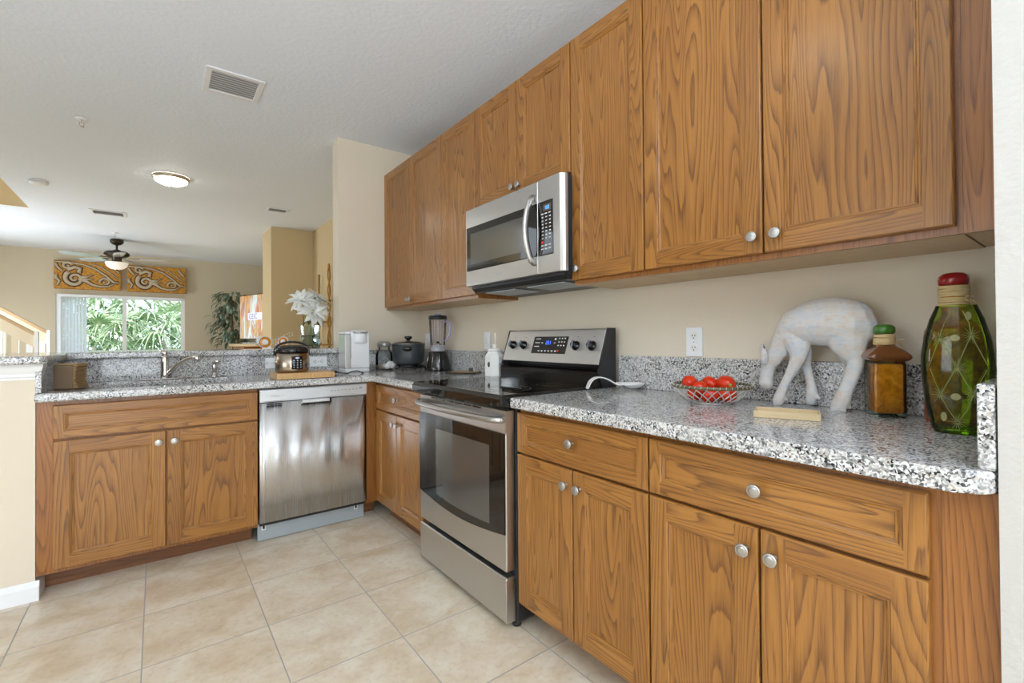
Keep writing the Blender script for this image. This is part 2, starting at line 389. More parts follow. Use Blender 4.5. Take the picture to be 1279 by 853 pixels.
# ------------------------------------------------------------------ cabinets
def knob(parent, x, z, y=0.0):
    m = MB(); m.lathe([(0.0001, -0.026), (0.006, -0.0262), (0.0105, -0.0255), (0.0115, -0.0243), (0.0128, -0.0252), (0.0150, -0.0242), (0.0162, -0.0215), (0.0150, -0.0175), (0.0085, -0.0135), (0.0062, -0.009), (0.0062, -0.002), (0.0085, 0.0)], (x, y, z), 24, 'y')
    return m.build('knob', NICK, parent, fixn=True)
def panel_front(m, x0, x1, z0, z1, fw=0.056, th=0.020, gx='z'):
    """a five-piece door or drawer front: stiles, rails, moulded sticking and recessed panel; front plane y=0"""
    e = 0.004; w_, h_ = x1-x0, z1-z0
    def ring(a, ya, b, yb, dirs=True):
        o1 = m.off(); 
        A = [(x0+a, ya, z0+a), (x1-a, ya, z0+a), (x1-a, ya, z1-a), (x0+a, ya, z1-a)]; B = [(x0+b, yb, z0+b), (x1-b, yb, z0+b), (x1-b, yb, z1-b), (x0+b, yb, z1-b)]
        for i, g in ((0, 'x'), (1, 'z'), (2, 'x'), (3, 'z')):
            j = (i+1) % 4; m.quad([A[i], A[j], B[j], B[i]], g)
    ring(0, th, 0, 0.004); ring(0, 0.004, 0.0015, 0.0015); ring(0.0015, 0.0015, e, 0)
    # frame faces: full stiles, rails between
    a, f = e, fw
    m.quad([(x0+a, 0, z0+a), (x0+f, 0, z0+a), (x0+f, 0, z1-a), (x0+a, 0, z1-a)], 'z')
    m.quad([(x1-f, 0, z0+a), (x1-a, 0, z0+a), (x1-a, 0, z1-a), (x1-f, 0, z1-a)], 'z')
    m.quad([(x0+f, 0, z0+a), (x1-f, 0, z0+a), (x1-f, 0, z0+f), (x0+f, 0, z0+f)], 'x')
    m.quad([(x0+f, 0, z1-f), (x1-f, 0, z1-f), (x1-f, 0, z1-a), (x0+f, 0, z1-a)], 'x')
    ring(f, 0, f+0.002, 0.0025); ring(f+0.002, 0.0025, f+0.006, 0.0025); ring(f+0.006, 0.0025, f+0.009, 0.0055); ring(f+0.009, 0.0055, f+0.013, 0.0062); ring(f+0.013, 0.0062, f+0.0145, 0.010)
    k = f+0.0145; m.quad([(x0+k, 0.010, z0+k), (x1-k, 0.010, z0+k), (x1-k, 0.010, z1-k), (x0+k, 0.010, z1-k)], gx)
    m.quad([(x0, th, z0), (x0, th, z1), (x1, th, z1), (x1, th, z0)], 'z')
    # dark-free filler behind so the shell is closed
def base_cabinet(name, label, W, loc, rz, doors, drawer, dz=(0.702, 0.855), oz=(0.117, 0.694), left=0.0, right=0.0, knobs=None, dk=True, depth=0.60, toe=0.135, endwide=0.0, toe_x=(0, 0)):
    t_ = thing(name, label, 'cabinet', loc, rz, 'oak base cabinets')
    m = MB(); m.box(0, W, 0.0205, 0.038, 0.10, 0.873); m.box(0, 0.016, 0.038, depth, 0.10, 0.873, 'z'); m.box(W-0.016, W, 0.038, depth, 0.10, 0.873, 'z')
    m.box(0.016, W-0.016, 0.038, depth, 0.10, 0.116, 'y'); m.box(0.016, W-0.016, depth-0.012, depth, 0.116, 0.873)
    m.build('body', OAKR, t_)
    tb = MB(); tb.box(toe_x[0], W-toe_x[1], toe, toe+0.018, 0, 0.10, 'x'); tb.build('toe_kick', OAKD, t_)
    for i, (a, b) in enumerate(doors):
        m = MB(); panel_front(m, a, b, *oz); d = m.build('door', OAK, t_)
        if knobs and knobs[i] is not None: knob(d, knobs[i], 0.640)
    if drawer:
        m = MB(); panel_front(m, drawer[0], drawer[1], *dz, fw=0.036, gx='x'); d = m.build('drawer', OAK, t_)
        if dk: knob(d, (drawer[0]+drawer[1])/2, sum(dz)/2+0.008)
    return t_
RZ = -PI/2
# right run: local x runs towards the camera, world y = origin_y - x
XB = -0.63
# cabinet beside the near wall end, world y 0.19..0.82
ob = 0.8225
base_cabinet('base_cabinet', 'oak base cabinet with wide drawer over two doors, nearest the camera beside the white wall', ob-0.200, (XB, ob, 0), RZ,
    [(ob-0.8195, ob-0.5185), (ob-0.5140, ob-0.2156)], (ob-0.8195, ob-0.2156), knobs=[ob-0.546, ob-0.483])
oa = 1.4315
base_cabinet('base_cabinet', 'oak base cabinet with drawer and two doors immediately right of the stainless range', oa-ob-0.0005, (XB, oa, 0), RZ,
    [(oa-1.4295, oa-1.1310), (oa-1.1265, oa-0.8255)], (oa-1.4295, oa-0.8255), knobs=[oa-1.156, oa-1.094])
ol = 2.895
base_cabinet('base_cabinet', 'small reddish oak base cabinet in the corner between dishwasher and range', ol-2.2015, (XB, ol, 0), RZ,
    [(ol-2.892, ol-2.5775), (ol-2.5730, ol-2.240)], (ol-2.892, ol-2.240), knobs=[ol-2.604, ol-2.549], toe=0.10)
# filler panel between the near cabinet and the wall end
m = MB(); m.box(XB+0.018, XB+0.036, 0.126, 0.1995, 0.0, 0.873, 'z'); tag(m.build('filler_panel', OAKR), 'narrow reddish oak filler panel between the near base cabinet and white wall', 'panel')
# corner post between dishwasher and small corner cabinet
YP = 2.9075
t_ = thing('corner_filler', 'narrow dark oak corner post between dishwasher and the small corner cabinet', 'panel', (-0.688, YP, 0))
m = MB(); m.box(0.0, 0.076, 0.02, 0.038, 0.10, 0.873); m.build('post', OAKR, t_)
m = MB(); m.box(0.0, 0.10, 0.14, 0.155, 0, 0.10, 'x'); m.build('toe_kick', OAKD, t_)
# sink cabinet: false drawer, two doors
wx0 = -2.1700
base_cabinet('sink_cabinet', 'wide oak sink cabinet with false drawer front and two doors under the sink', 0.872, (wx0, YP, 0), 0,
    [(-2.1154-wx0, -1.7075-wx0), (-1.7025-wx0, -1.2990-wx0)], (-2.1154-wx0, -1.2990-wx0), knobs=[-1.737-wx0, -1.673-wx0], dk=False, toe=0.14, toe_x=(0.0, 0.012))

def upper_cabinet(label, y_hi, y_lo, z0, z1, doors, knobs, kz, under=True, rside=False):
    t_ = thing('wall_cabinet', label, 'cabinet', (-0.3087, y_hi, 0), RZ, 'oak wall cabinets')
    W = y_hi-y_lo; m = MB()
    m.box(0, W, 0.0205, 0.038, z0-0.018, z1-0.002); m.box(0, 0.014, 0.038, 0.3085, z0-0.018, z1-0.002); m.box(W-0.014, W, 0.038, 0.3085, z0-0.018, z1-0.002)
    m.box(0.014, W-0.014, 0.038, 0.3085, z1-0.016, z1-0.002, 'x'); m.build('body', OAKR, t_)
    m = MB(); m.box(0.0010, W-0.0010, 0.0388, 0.305, z0-0.0192, z0-0.0181, 'x'); m.build('underside', PLY, t_, label='pale unfinished underside')
    for i, (a, b) in enumerate(doors):
        m = MB(); panel_front(m, y_hi-a, y_hi-b, z0, z1); d = m.build('door', OAK, t_)
        if knobs[i] is not None: knob(d, y_hi-knobs[i], kz)
    return t_
ZU0, ZU1 = 1.392, 2.441
upper_cabinet('large oak wall cabinet with two wide doors hanging above the deer figurine', 1.0685, 0.2135, ZU0, ZU1, [(1.0660, 0.6455), (0.6405, 0.2246)], [0.668, 0.602], 1.442)
upper_cabinet('single-door oak wall cabinet immediately right of the microwave', 1.4485, 1.0695, ZU0, ZU1, [(1.4465, 1.0715)], [1.405], 1.438)
upper_cabinet('short two-door oak wall cabinet directly above the microwave', 2.2145, 1.4495, 1.868, ZU1, [(2.2120, 1.8335), (1.8285, 1.4520)], [1.856, 1.803], 1.905)
upper_cabinet('single-door oak wall cabinet immediately left of the microwave', 2.6065, 2.2155, ZU0, ZU1, [(2.6045, 2.2180)], [None], 1.43)
upper_cabinet('two-door oak wall cabinet in the far corner next to the cream wall', 3.535, 2.6075, ZU0, ZU1, [(3.5325, 3.0740), (3.0690, 2.6090)], [3.095, 3.045], 1.425)
m = MB(); m.box(-0.2885, -0.270, 0.126, 0.2130, ZU0-0.018, ZU1-0.002, 'z'); m.cur = 1; m.box(-0.268, -0.002, 0.126, 0.2128, ZU0-0.016, ZU0-0.002, 'x')
tag(m.build('filler_panel', [OAKR, PLY]), 'narrow orange-brown oak filler panel beside the largest wall cabinet', 'panel')

# ------------------------------------------------------------------ granite
def slab(name, poly, z0, z1, r=0.012, parent=None):
    m = MB(); m.prism(poly, z0, z1); return m.build(name, GR, parent, bevel=r, seg=4)
CT0, CT1 = 0.8745, 0.914
c_ = [( -0.002, 0.127), (-0.002, 1.4315), (-0.664, 1.4315), (-0.664, 0.175)]
for k in range(6):
    a = PI*k/10; c_.append((-0.639-0.025*math.cos(a) if False else -0.664+0.045*(1-math.cos(a)), 0.175-0.048*math.sin(a)))
tag(slab('countertop', c_, CT0, CT1), 'speckled grey granite countertop from the range to the near white wall', 'countertop', 'granite countertops')
# L-shaped counter with sink cut-out (built as strips in one mesh)
SX0, SX1, SY0, SY1 = -2.02, -1.38, 2.985, 3.385
def Lcounter():
    bm = bmesh.new()
    outer = [(-2.170, 2.872), (-0.664, 2.872), (-0.664, 2.2015), (-0.002, 2.2015), (-0.002, 3.538), (-0.662, 3.538), (-0.662, 3.518), (-2.170, 3.518)]
    rr = 0.06; inner = []
    for cx_, cy_, a0 in ((SX1-rr, SY1-rr, 0), (SX0+rr, SY1-rr, 90), (SX0+rr, SY0+rr, 180), (SX1-rr, SY0+rr, 270)):
        for k in range(6):
            a = math.radians(a0+18*k); inner.append((cx_+rr*math.cos(a), cy_+rr*math.sin(a)))
    edges = []
    for loop in (outer, inner):
        vs = [bm.verts.new((x, y, CT1)) for x, y in loop]
        for i in range(len(vs)): edges.append(bm.edges.new((vs[i], vs[(i+1) % len(vs)])))
    bmesh.ops.triangle_fill(bm, edges=edges, use_beauty=True)
    g = bmesh.ops.extrude_face_region(bm, geom=list(bm.faces))
    bmesh.ops.translate(bm, vec=(0, 0, CT0-CT1), verts=[e for e in g['geom'] if isinstance(e, bmesh.types.BMVert)])
    bmesh.ops.recalc_face_normals(bm, faces=bm.faces)
    me = bpy.data.meshes.new('countertop'); bm.to_mesh(me); bm.free(); me.materials.append(GR)
    o = bpy.data.objects.new('countertop', me); COL.objects.link(o)
    bv = o.modifiers.new('bevel', 'BEVEL'); bv.width = 0.011; bv.segments = 4; bv.limit_method = 'ANGLE'; bv.angle_limit = math.radians(40)
    return o
tag(Lcounter(), 'L-shaped speckled granite countertop holding the sink and running behind the corner', 'countertop', 'granite countertops')
m = MB(); m.box(-0.022, -0.002, 0.128, 1.4315, CT1+0.0003, 1.060); tag(m.build('backsplash', GR, bevel=0.003), 'granite backsplash strip behind the deer figurine and tomatoes', 'backsplash')
m = MB(); m.box(-0.022, -0.002, 2.2015, 3.517, CT1+0.0003, 1.060); m.box(-0.664+0.004, -0.022, 3.517, 3.537, CT1+0.0003, 1.060); tag(m.build('backsplash', GR, bevel=0.003), 'granite backsplash strip behind the blender and cooking pot', 'backsplash')
m = MB(); m.box(-2.150, -0.664, 3.496, 3.518, CT1+0.0003, 1.043); tag(m.build('backsplash', GR, bevel=0.002), 'tall granite backsplash behind the sink faucet, below the raised bar', 'backsplash')
m = MB(); m.box(-2.170, -2.150, 2.905, 3.517, CT1+0.0003, 1.043); tag(m.build('backsplash', GR, bevel=0.002), 'granite side splash left of the sink behind the paper napkins', 'backsplash')
m = MB(); m.box(-0.634, -0.023, 0.1275, 0.150, CT1+0.0003, 1.060); tag(m.build('backsplash', GR, bevel=0.003), 'granite side splash against the near white wall right of the green vase', 'backsplash')
m = MB(); m.prism([(-2.42, 2.86), (-2.145, 2.86), (-2.128, 2.88), (-2.128, 3.455), (-0.667, 3.455), (-0.667, 3.83), (-2.42, 3.83)], 1.0435, 1.080)
tag(m.build('bar_top', GR, bevel=0.010, seg=4), 'raised granite bar top running behind the sink to the cream wall', 'countertop')

# ------------------------------------------------------------------ sink, faucet, sprayer
t_ = thing('kitchen_sink', 'undermount stainless sink bowl sunk in the granite in front of the faucet', 'sink', ((SX0+SX1)/2, (SY0+SY1)/2, 0.873))
hx, hy = (SX1-SX0)/2+0.004, (SY1-SY0)/2+0.004
m = MB(); b0 = 0
def rr_loop(hx, hy, r, z):
    L = []
    for cx_, cy_, a0 in ((hx-r, hy-r, 0), (-hx+r, hy-r, 90), (-hx+r, -hy+r, 180), (hx-r, -hy+r, 270)):
        for k in range(6):
            a = math.radians(a0+18*k); L.append((cx_+r*math.cos(a), cy_+r*math.sin(a), z))
    return L
LL = [rr_loop(hx+0.014, hy+0.014, 0.07, 0), rr_loop(hx, hy, 0.06, 0), rr_loop(hx-0.004, hy-0.004, 0.06, -0.14), rr_loop(hx-0.03, hy-0.03, 0.05, -0.17), rr_loop(0.04, 0.04, 0.035, -0.176)]
for L in LL: m.v += L
for i in range(len(LL)-1):
    for k in range(24): m.face([i*24+k, (i+1)*24+k, (i+1)*24+(k+1) % 24, i*24+(k+1) % 24], None, True)
m.face([4*24+k for k in range(24)]); m.build('basin', SS, t_)
m = MB(); m.lathe([(0.0001, -0.172), (0.03, -0.172), (0.038, -0.168), (0.038, -0.175)], (0, 0, 0), 24); m.build('drain', CHR, t_)
t_ = thing('faucet', 'chrome single-handle kitchen faucet with long angled spout behind the sink', 'faucet', (-1.705, 3.43, CT1+0.0005))
m = MB(); m.prism([(0.125*math.cos(a)*1.0, 0.026*math.sin(a)) for a in [2*PI*k/28 for k in range(28)]], 0, 0.008); m.build('deck_plate', CHR, t_, bevel=0.003)
m = MB(); m.lathe([(0.024, 0.008), (0.022, 0.03), (0.020, 0.06), (0.021, 0.085), (0.0205, 0.115), (0.017, 0.132), (0.012, 0.14)], (0, 0, 0), 24); m.build('body', CHR, t_)
m = MB(); m.lathe([(0.012, 0.138), (0.014, 0.145), (0.016, 0.158), (0.012, 0.168), (0.0001, 0.171)], (0, 0, 0), 20); m.tube([(0, 0, 0.158), (-0.01, 0.01, 0.166), (-0.024, 0.03, 0.172)], [0.007, 0.006, 0.005]); m.build('lever_handle', CHR, t_)
m = MB(); sp = [(0.008, -0.004, 0.022), (0.03, -0.018, 0.052), (0.06, -0.040, 0.086), (0.10, -0.070, 0.116), (0.135, -0.098, 0.131), (0.150, -0.11, 0.133)]
m.tube(sp, [0.013, 0.013, 0.012, 0.011, 0.010, 0.010], 14); m.build('spout', CHR, t_)
m = MB(); m.lathe([(0.011, 0.100), (0.015, 0.102), (0.016, 0.125), (0.013, 0.14), (0.0001, 0.143)], (0.152, -0.112, 0), 18); m.build('spout_head', CHR, t_)
t_ = thing('side_sprayer', 'small chrome side sprayer standing right of the kitchen faucet', 'sprayer', (-1.458, 3.43, CT1+0.0005))
m = MB(); m.lathe([(0.022, 0), (0.021, 0.008), (0.013, 0.014), (0.012, 0.03)], (0, 0, 0), 20); m.build('base', CHR, t_)
m = MB(); m.lathe([(0.010, 0.03), (0.013, 0.05), (0.014, 0.07), (0.012, 0.085), (0.0001, 0.09)], (0, 0, 0), 20); m.build('handle', CHR, t_)
m = MB(); m.tube([(-0.004, 0.0, 0.082), (0.010, -0.008, 0.098), (0.028, -0.016, 0.100)], [0.012, 0.014, 0.012], 14); m.build('spray_head', CHR, t_)

# ------------------------------------------------------------------ dishwasher
t_ = thing('dishwasher', 'stainless steel dishwasher between the sink cabinet and corner', 'dishwasher', (-1.2915, YP-0.012, 0))
W = 0.600
m = MB(); m.box(0.004, W-0.004, 0.034, 0.57, 0.10, 0.868); m.build('body', BLKM, t_)
m = MB(); m.prism([(0.0, 0.795), (-0.006, 0.80), (-0.008, 0.862), (0.0, 0.868), (0.032, 0.868), (0.032, 0.795)], 0, W, 'x'); cp = m.build('control_panel', SSL, t_, bevel=0.002, label='pale silver control strip')
# gently bowed door skin, with pocket handle recess and vent
m = MB(); nx = 24
def bow(u_): return -0.004*math.sin(PI*u_)**0.6 if 0 < u_ < 1 else 0
for z in (0.125, 0.79):
    for i in range(nx+1): m.v.append((W*i/nx, 0.004+bow(i/nx)+0.0012*math.sin(i*1.3), z))
for i in range(nx): m.face([i, i+1, nx+1+i+1, nx+1+i], None, True)
o = m.build('door', SSV, t_, label='brushed stainless door skin'); sd = o.modifiers.new('solid', 'SOLIDIFY'); sd.thickness = 0.022; sd.offset = -1
m = MB(); m.box(0.222, 0.376, -0.007, 0.004, 0.774, 0.794); m.build('pocket_handle', [SSL], t_, bevel=0.004)
m = MB(); m.box(0.375, 0.385, -0.0055, 0.001, 0.772, 0.795); m.box(0.216, 0.388, -0.0045, 0.001, 0.7685, 0.7725); m.build('handle_recess', BLK, t_)
m = MB()
for z in (0.772, 0.784): m.box(0.035, 0.115, -0.0035, 0.003, z, z+0.0035)
m.build('vent', BLK, t_)
m = MB(); m.box(0.0, W+0.006, 0.075, 0.09, 0.004, 0.132); m.build('toe_panel', SSD, t_, label='grey toe panel')
for x in (0.030, 0.555):
    m = MB(); m.box(x-0.012, x+0.012, 0.070, 0.0745, 0.062, 0.108); m.build('toe_latch', WPL, t_, bevel=0.002)
    m = MB(); m.box(x-0.005, x+0.005, 0.068, 0.0705, 0.070, 0.100); m.build('latch_slot', BLK, t_)
for x in (0.385, 0.405, 0.425, 0.448, 0.468, 0.492, 0.514, 0.536): m = MB(); m.box(x-0.006, x+0.006, -0.0095, -0.006, 0.833, 0.838); m.build('button', SSD, cp)
m = MB(); m.box(0.553, 0.570, -0.0095, -0.006, 0.835, 0.848); m.build('start_button', SSD, cp)
m = MB(); m.box(0.055, 0.125, -0.0078, -0.005, 0.827, 0.8295); m.build('maker_mark', SSD, cp)

# ------------------------------------------------------------------ range
t_ = thing('electric_range', 'freestanding stainless electric range with black glass cooktop between the base cabinets', 'range', (0, 0, 0))
RY0, RY1 = 1.438, 2.196
m = MB(); m.box(-0.625, -0.03, RY0, RY1, 0.03, 0.898); m.build('body', BLKM, t_, bevel=0.003)
for (x, y) in ((-0.60, RY0+0.04), (-0.60, RY1-0.04), (-0.08, RY0+0.04), (-0.08, RY1-0.04)):
    m = MB(); m.lathe([(0.018, 0.0), (0.018, 0.012), (0.008, 0.014), (0.008, 0.031)], (x, y, 0), 14); m.build('levelling_foot', BLKM, t_)
FX = -0.672; DY0, DY1 = 1.450, 2.184
m = MB(); m.prism([(FX, 0.045), (FX+0.006, 0.035), (-0.626, 0.035), (-0.626, 0.212), (FX+0.004, 0.212), (FX, 0.205)], DY0, DY1, 'y'); m.build('storage_drawer', SS, t_, bevel=0.003)
# oven door: shell, glass with arched lower edge, inner window
m = MB(); m.box(FX+0.002, -0.627, DY0, DY1, 0.235, 0.862); dr = m.build('oven_door', SS, t_, bevel=0.004)
N = 20
def arc(y): u_ = (y-DY0)/(DY1-DY0); return 0.380-0.034*math.sin(PI*u_)
poly = [(DY0+0.003, 0.772), (DY1-0.003, 0.772)] + [(DY1-0.003-(DY1-DY0-0.006)*i/N, arc(DY1-(DY1-DY0)*i/N)) for i in range(N+1)]
m = MB(); m.prism(poly[::-1], FX-0.003, FX+0.003, 'x'); m.build('door_glass', BLKG, dr)
poly = [(1.555, 0.712), (2.005, 0.712)] + [(2.005-0.45*i/N, 0.412-0.026*math.sin(PI*(0.22+0.60*(1-i/N)))) for i in range(N+1)]
m = MB(); m.prism(poly[::-1], FX-0.0045, FX-0.0029, 'x'); m.build('oven_window', PANEL, dr)
m = MB()
for i in range(6):
    y = 1.62+i*0.075; m.box(FX-0.0005, FX+0.004, y, y+0.062, 0.852, 0.8585)
m.build('vent_slots', BLK, dr)
m = MB(); m.box(FX-0.001, FX+0.04, DY0-0.0035, DY0-0.0005, 0.77, 0.86); 
for i in range(9): m.box(FX+0.006, FX+0.034, DY0-0.0045, DY0-0.003, 0.778+i*0.009, 0.781+i*0.009)
m.build('side_vent', [SS], dr)
m = MB(); pts = []
for i in range(25):
    u_ = i/24; pts.append((FX-0.020-0.034*math.sin(PI*u_)**0.55 if 0 < u_ < 1 else FX-0.012, DY0+0.004+(DY1-DY0-0.008)*u_, 0.826))
m.tube(pts, 0.0125, 14); 
for y in (DY0+0.012, DY1-0.012): m.tube([(FX+0.004, y, 0.826), (FX-0.024, y, 0.826)], 0.013, 14)
m.build('handle', NICK, dr)
# cooktop
m = MB(); m.prism([(-0.700, 0.872), (-0.706, 0.880), (-0.706, 0.912), (-0.694, 0.925), (-0.150, 0.925), (-0.150, 0.8985), (-0.626, 0.8985), (-0.626, 0.872)], RY0-0.004, RY1+0.004, 'y'); ck = m.build('cooktop', BLKG, t_, bevel=0.003, seg=3)
BR = mat('burner_ring', (0.14, 0.13, 0.12), 0.2)
for bxx, byy, br in ((-0.54, 1.63, 0.115), (-0.54, 2.00, 0.085), (-0.27, 1.62, 0.075), (-0.27, 2.00, 0.10)):
    m = MB()
    for r_ in (br, br*0.62):
        m.lathe([(r_-0.0014, 0.9253), (r_, 0.9256), (r_+0.0014, 0.9253)], (bxx, byy, 0), 48, cap=False)
    m.build('burner_ring', BR, ck)
# backguard
m = MB(); m.prism([(-0.150, 0.8985), (-0.150, 0.985), (-0.165, 0.996), (-0.100, 1.000), (-0.03, 1.000), (-0.03, 0.8985)], RY0+0.004, RY1-0.004, 'y'); m.build('riser', BLK, t_)
def slope(z): return -0.142+(z-1.018)*(0.058/0.165)
m = MB(); m.prism([(slope(1.018), 1.018), (slope(1.183), 1.183), (slope(1.183)+0.014, 1.188), (slope(1.03)+0.03, 1.02)], RY0+0.010, RY1-0.010, 'y'); cpn = m.build('control_panel', SS, t_, bevel=0.002)
m = MB()
for y0, y1 in ((RY0, RY0+0.010), (RY1-0.010, RY1)):
    m.prism([(-0.152, 0.985), (-0.140, 1.012), (slope(1.19)-0.002, 1.189), (-0.030, 1.189), (-0.03, 0.90), (-0.12, 0.90)], y0, y1, 'y')
m.box(-0.078, -0.03, RY0+0.01, RY1-0.01, 1.000, 1.184); m.build('end_cap', BLKM, t_, bevel=0.002)
ang = math.atan2(0.058, 0.165)
NRM = Vector((-math.cos(ang), 0, math.sin(ang))); UPV = Vector((math.sin(ang), 0, math.cos(ang))); YV = Vector((0, 1, 0))
def onpanel(y, z, d=0): p = Vector((slope(z), y, z)) + NRM*d; return p
def panelbox(m, y0, y1, z0, z1, d0, d1):
    b = len(m.v)
    for d in (d0, d1):
        for y, z in ((y0, z0), (y1, z0), (y1, z1), (y0, z1)): m.v.append(tuple(onpanel(y, z, d)))
    for f in ((0, 1, 2, 3), (7, 6, 5, 4), (0, 4, 5, 1), (1, 5, 6, 2), (2, 6, 7, 3), (3, 7, 4, 0)): m.face([b+i for i in f])
m = MB(); panelbox(m, 1.682, 1.945, 1.062, 1.150, -0.001, 0.0015); dp = m.build('display', BLKG, cpn, fixn=True)
KY = [(1.700+i*0.020, 1.708+i*0.020, zz-0.003, zz+0.003) for zz in (1.140, 1.122, 1.104) for i in range(3)]+[(1.892, 1.930, zz-0.002, zz+0.002) for zz in (1.138, 1.118, 1.098)]
KY += [(1.725+i*0.026, 1.737+i*0.026, 1.072, 1.078) for i in range(7) if i != 0]+[(y-0.006, y+0.006, 1.115, 1.119) for y in (1.775, 1.872)]+[(1.768, 1.780, 1.132, 1.142)]
for q_ in KY: m = MB(); panelbox(m, *q_, 0.001, 0.0022); m.build('key_legend', IVP, dp, fixn=True)
m = MB(); panelbox(m, 1.733, 1.743, 1.072, 1.080, 0.002, 0.0028); m.build('stop_key', REDM, dp, fixn=True)
def seg7(m, fn, cx_, cz_, h, digit):
    S = {'0': 'abcdef', '1': 'bc', '2': 'abged', '3': 'abgcd', '4': 'fgbc', '5': 'afgcd', '6': 'afgedc', '7': 'abc', '8': 'abcdefg', '9': 'abcdfg'}[digit]
    w_ = h*0.5; tk = h*0.11
    R_ = {'a': (-w_/2, w_/2, h/2-tk, h/2), 'd': (-w_/2, w_/2, -h/2, -h/2+tk), 'g': (-w_/2, w_/2, -tk/2, tk/2), 'f': (-w_/2, -w_/2+tk, 0, h/2), 'b': (w_/2-tk, w_/2, 0, h/2), 'e': (-w_/2, -w_/2+tk, -h/2, 0), 'c': (w_/2-tk, w_/2, -h/2, 0)}
    for c in S: a0, a1, b0_, b1 = R_[c]; fn(m, cx_+a0, cx_+a1, cz_+b0_, cz_+b1)
m = MB()
for i, dg in enumerate('231'):
    seg7(m, lambda mm, a0, a1, b0_, b1: panelbox(mm, -a1, -a0, b0_, b1, 0.0015, 0.0026), -(1.838-i*0.013), 1.118, 0.018, dg)
m.build('clock_digits', BLUE, dp, fixn=True)
RK = Matrix.Rotation(0, 3, 'Z')
for y in (2.118, 2.022, 1.617, 1.510):
    m = MB(); c = onpanel(y, 1.104); q = NRM.to_track_quat('Z', 'Y').to_matrix()
    pr = [(0.0001, 0.030), (0.014, 0.030), (0.0165, 0.027), (0.019, 0.010), (0.024, 0.007), (0.024, 0.0)]
    mm = MB(); mm.lathe(pr[::-1], (0, 0, 0), 28); m.v = [tuple(c+q@Vector(p)) for p in mm.v]; m.f, m.uv, m.sm, m.mi = mm.f, mm.uv, mm.sm, mm.mi
    kb = m.build('burner_knob', BLK, cpn, fixn=True)
    m = MB(); panelbox(m, y-0.004, y+0.004, 1.088, 1.122, 0.028, 0.034); m.build('grip_bar', mat('knob_grip', (0.16, 0.22, 0.27), 0.15), kb, fixn=True)
    m = MB(); panelbox(m, y+0.017, y+0.024, 1.123, 1.130, 0.0, 0.0016); m.build('heat_indicator', REDM, cpn, fixn=True)
for y in (2.118, 2.022, 1.617, 1.510):
    m = MB(); panelbox(m, y-0.003, y+0.003, 1.146, 1.149, 0.0, 0.0012); m.build('dial_mark', BLKM, cpn, fixn=True)

# ------------------------------------------------------------------ microwave
t_ = thing('microwave_oven', 'stainless over-the-range microwave mounted under the short oak cabinet', 'microwave', (0, 0, 0))
MY0, MY1, MZ0, MZ1 = 1.432, 2.190, 1.428, 1.846
m = MB(); m.box(-0.350, -0.004, MY0+0.008, MY1-0.002, MZ0-0.006, MZ1+0.005); m.build('body', mat('dark_blue_black_enamel', (0.018, 0.026, 0.034), 0.3), t_, bevel=0.002)
m = MB(); m.prism([(-0.350, MZ0-0.012), (-0.330, MZ0-0.030), (-0.02, MZ0-0.040), (-0.006, MZ0-0.006), (-0.350, MZ0-0.006)], MY0+0.012, MY1-0.006, 'y'); up = m.build('underside', BLKM, t_)
for y0, y1 in ((1.50, 1.76), (1.86, 2.12)):
    m = MB(); m.prism([(-0.30, MZ0-0.0335), (-0.14, MZ0-0.038), (-0.14, MZ0-0.042), (-0.30, MZ0-0.037)], y0, y1, 'y'); m.build('grease_filter', SSD, up)
MX = -0.386
DYS = 1.579  # split between door and control section
m = MB(); m.box(MX, -0.352, DYS+0.001, MY1, MZ0, MZ1); dr = m.build('door', SS, t_, bevel=0.005, seg=3)
m = MB(); m.prism([(MX+0.008, MY0-0.006), (MX, MY0+0.004), (MX, DYS-0.001), (-0.352, DYS-0.001), (-0.352, MY0-0.012), (MX+0.018, MY0-0.012)], MZ0, MZ1, 'z'); cpn = m.build('control_section', SS, t_, bevel=0.002)
m = MB(); m.box(MX-0.0025, MX+0.002, DYS+0.004, 2.176, 1.509, 1.746); wd = m.build('window_surround', BLKG, dr, bevel=0.001)
m = MB(); m.box(MX-0.0035, MX-0.0022, 1.660, 2.135, 1.545, 1.708); m.build('window_screen', MWG, wd)
m = MB(); m.box(MX-0.0025, MX+0.002, 1.478, DYS-0.004, 1.507, 1.746); kp = m.build('keypad', BLKG, cpn)
m = MB(); m.box(MX-0.0032, MX-0.002, 1.488, 1.540, 1.700, 1.730); m.build('display', mat('lcd_tan', (0.10, 0.075, 0.05), 0.3), kp)
m = MB()
for i, dg in enumerate('150'):
    seg7(m, lambda mm, a0, a1, b0_, b1: mm.box(MX-0.0042, MX-0.0030, -a1, -a0, b0_, b1), -(1.526-i*0.011), 1.715, 0.015, dg)
m.build('clock_digits', mat('lcd_blue', (0.1, 0.4, 0.9), 0.4, emit=(0.05, 0.35, 1.0), estr=1.3), kp)
for i in range(11):
    for j in range(3):
        if i in (8,): continue
        z = 1.690-i*0.0155; y = 1.490+j*0.024; m = MB(); m.box(MX-0.0034, MX-0.002, y, y+(0.010 if i not in (0, 9, 10) else 0.015), z-0.0022, z+0.0022); m.build('key_legend', IVP, kp)
m = MB(); m.box(MX-0.0034, MX-0.002, 1.538, 1.552, 1.560, 1.570); m.build('stop_key', REDM, kp)
m = MB(); pts = []
for i in range(25):
    u_ = i/24; pts.append((MX-0.012-0.040*math.sin(PI*u_)**0.8 if 0 < u_ < 1 else MX+0.002, 1.605, 1.480+0.300*u_))
m.tube(pts, 0.0115, 12, flat=1.3); m.build('handle', NICK, dr)
m = MB(); m.box(MX-0.0008, MX+0.001, 1.84, 1.905, 1.463, 1.469); m.build('maker_mark', SSD, dr)

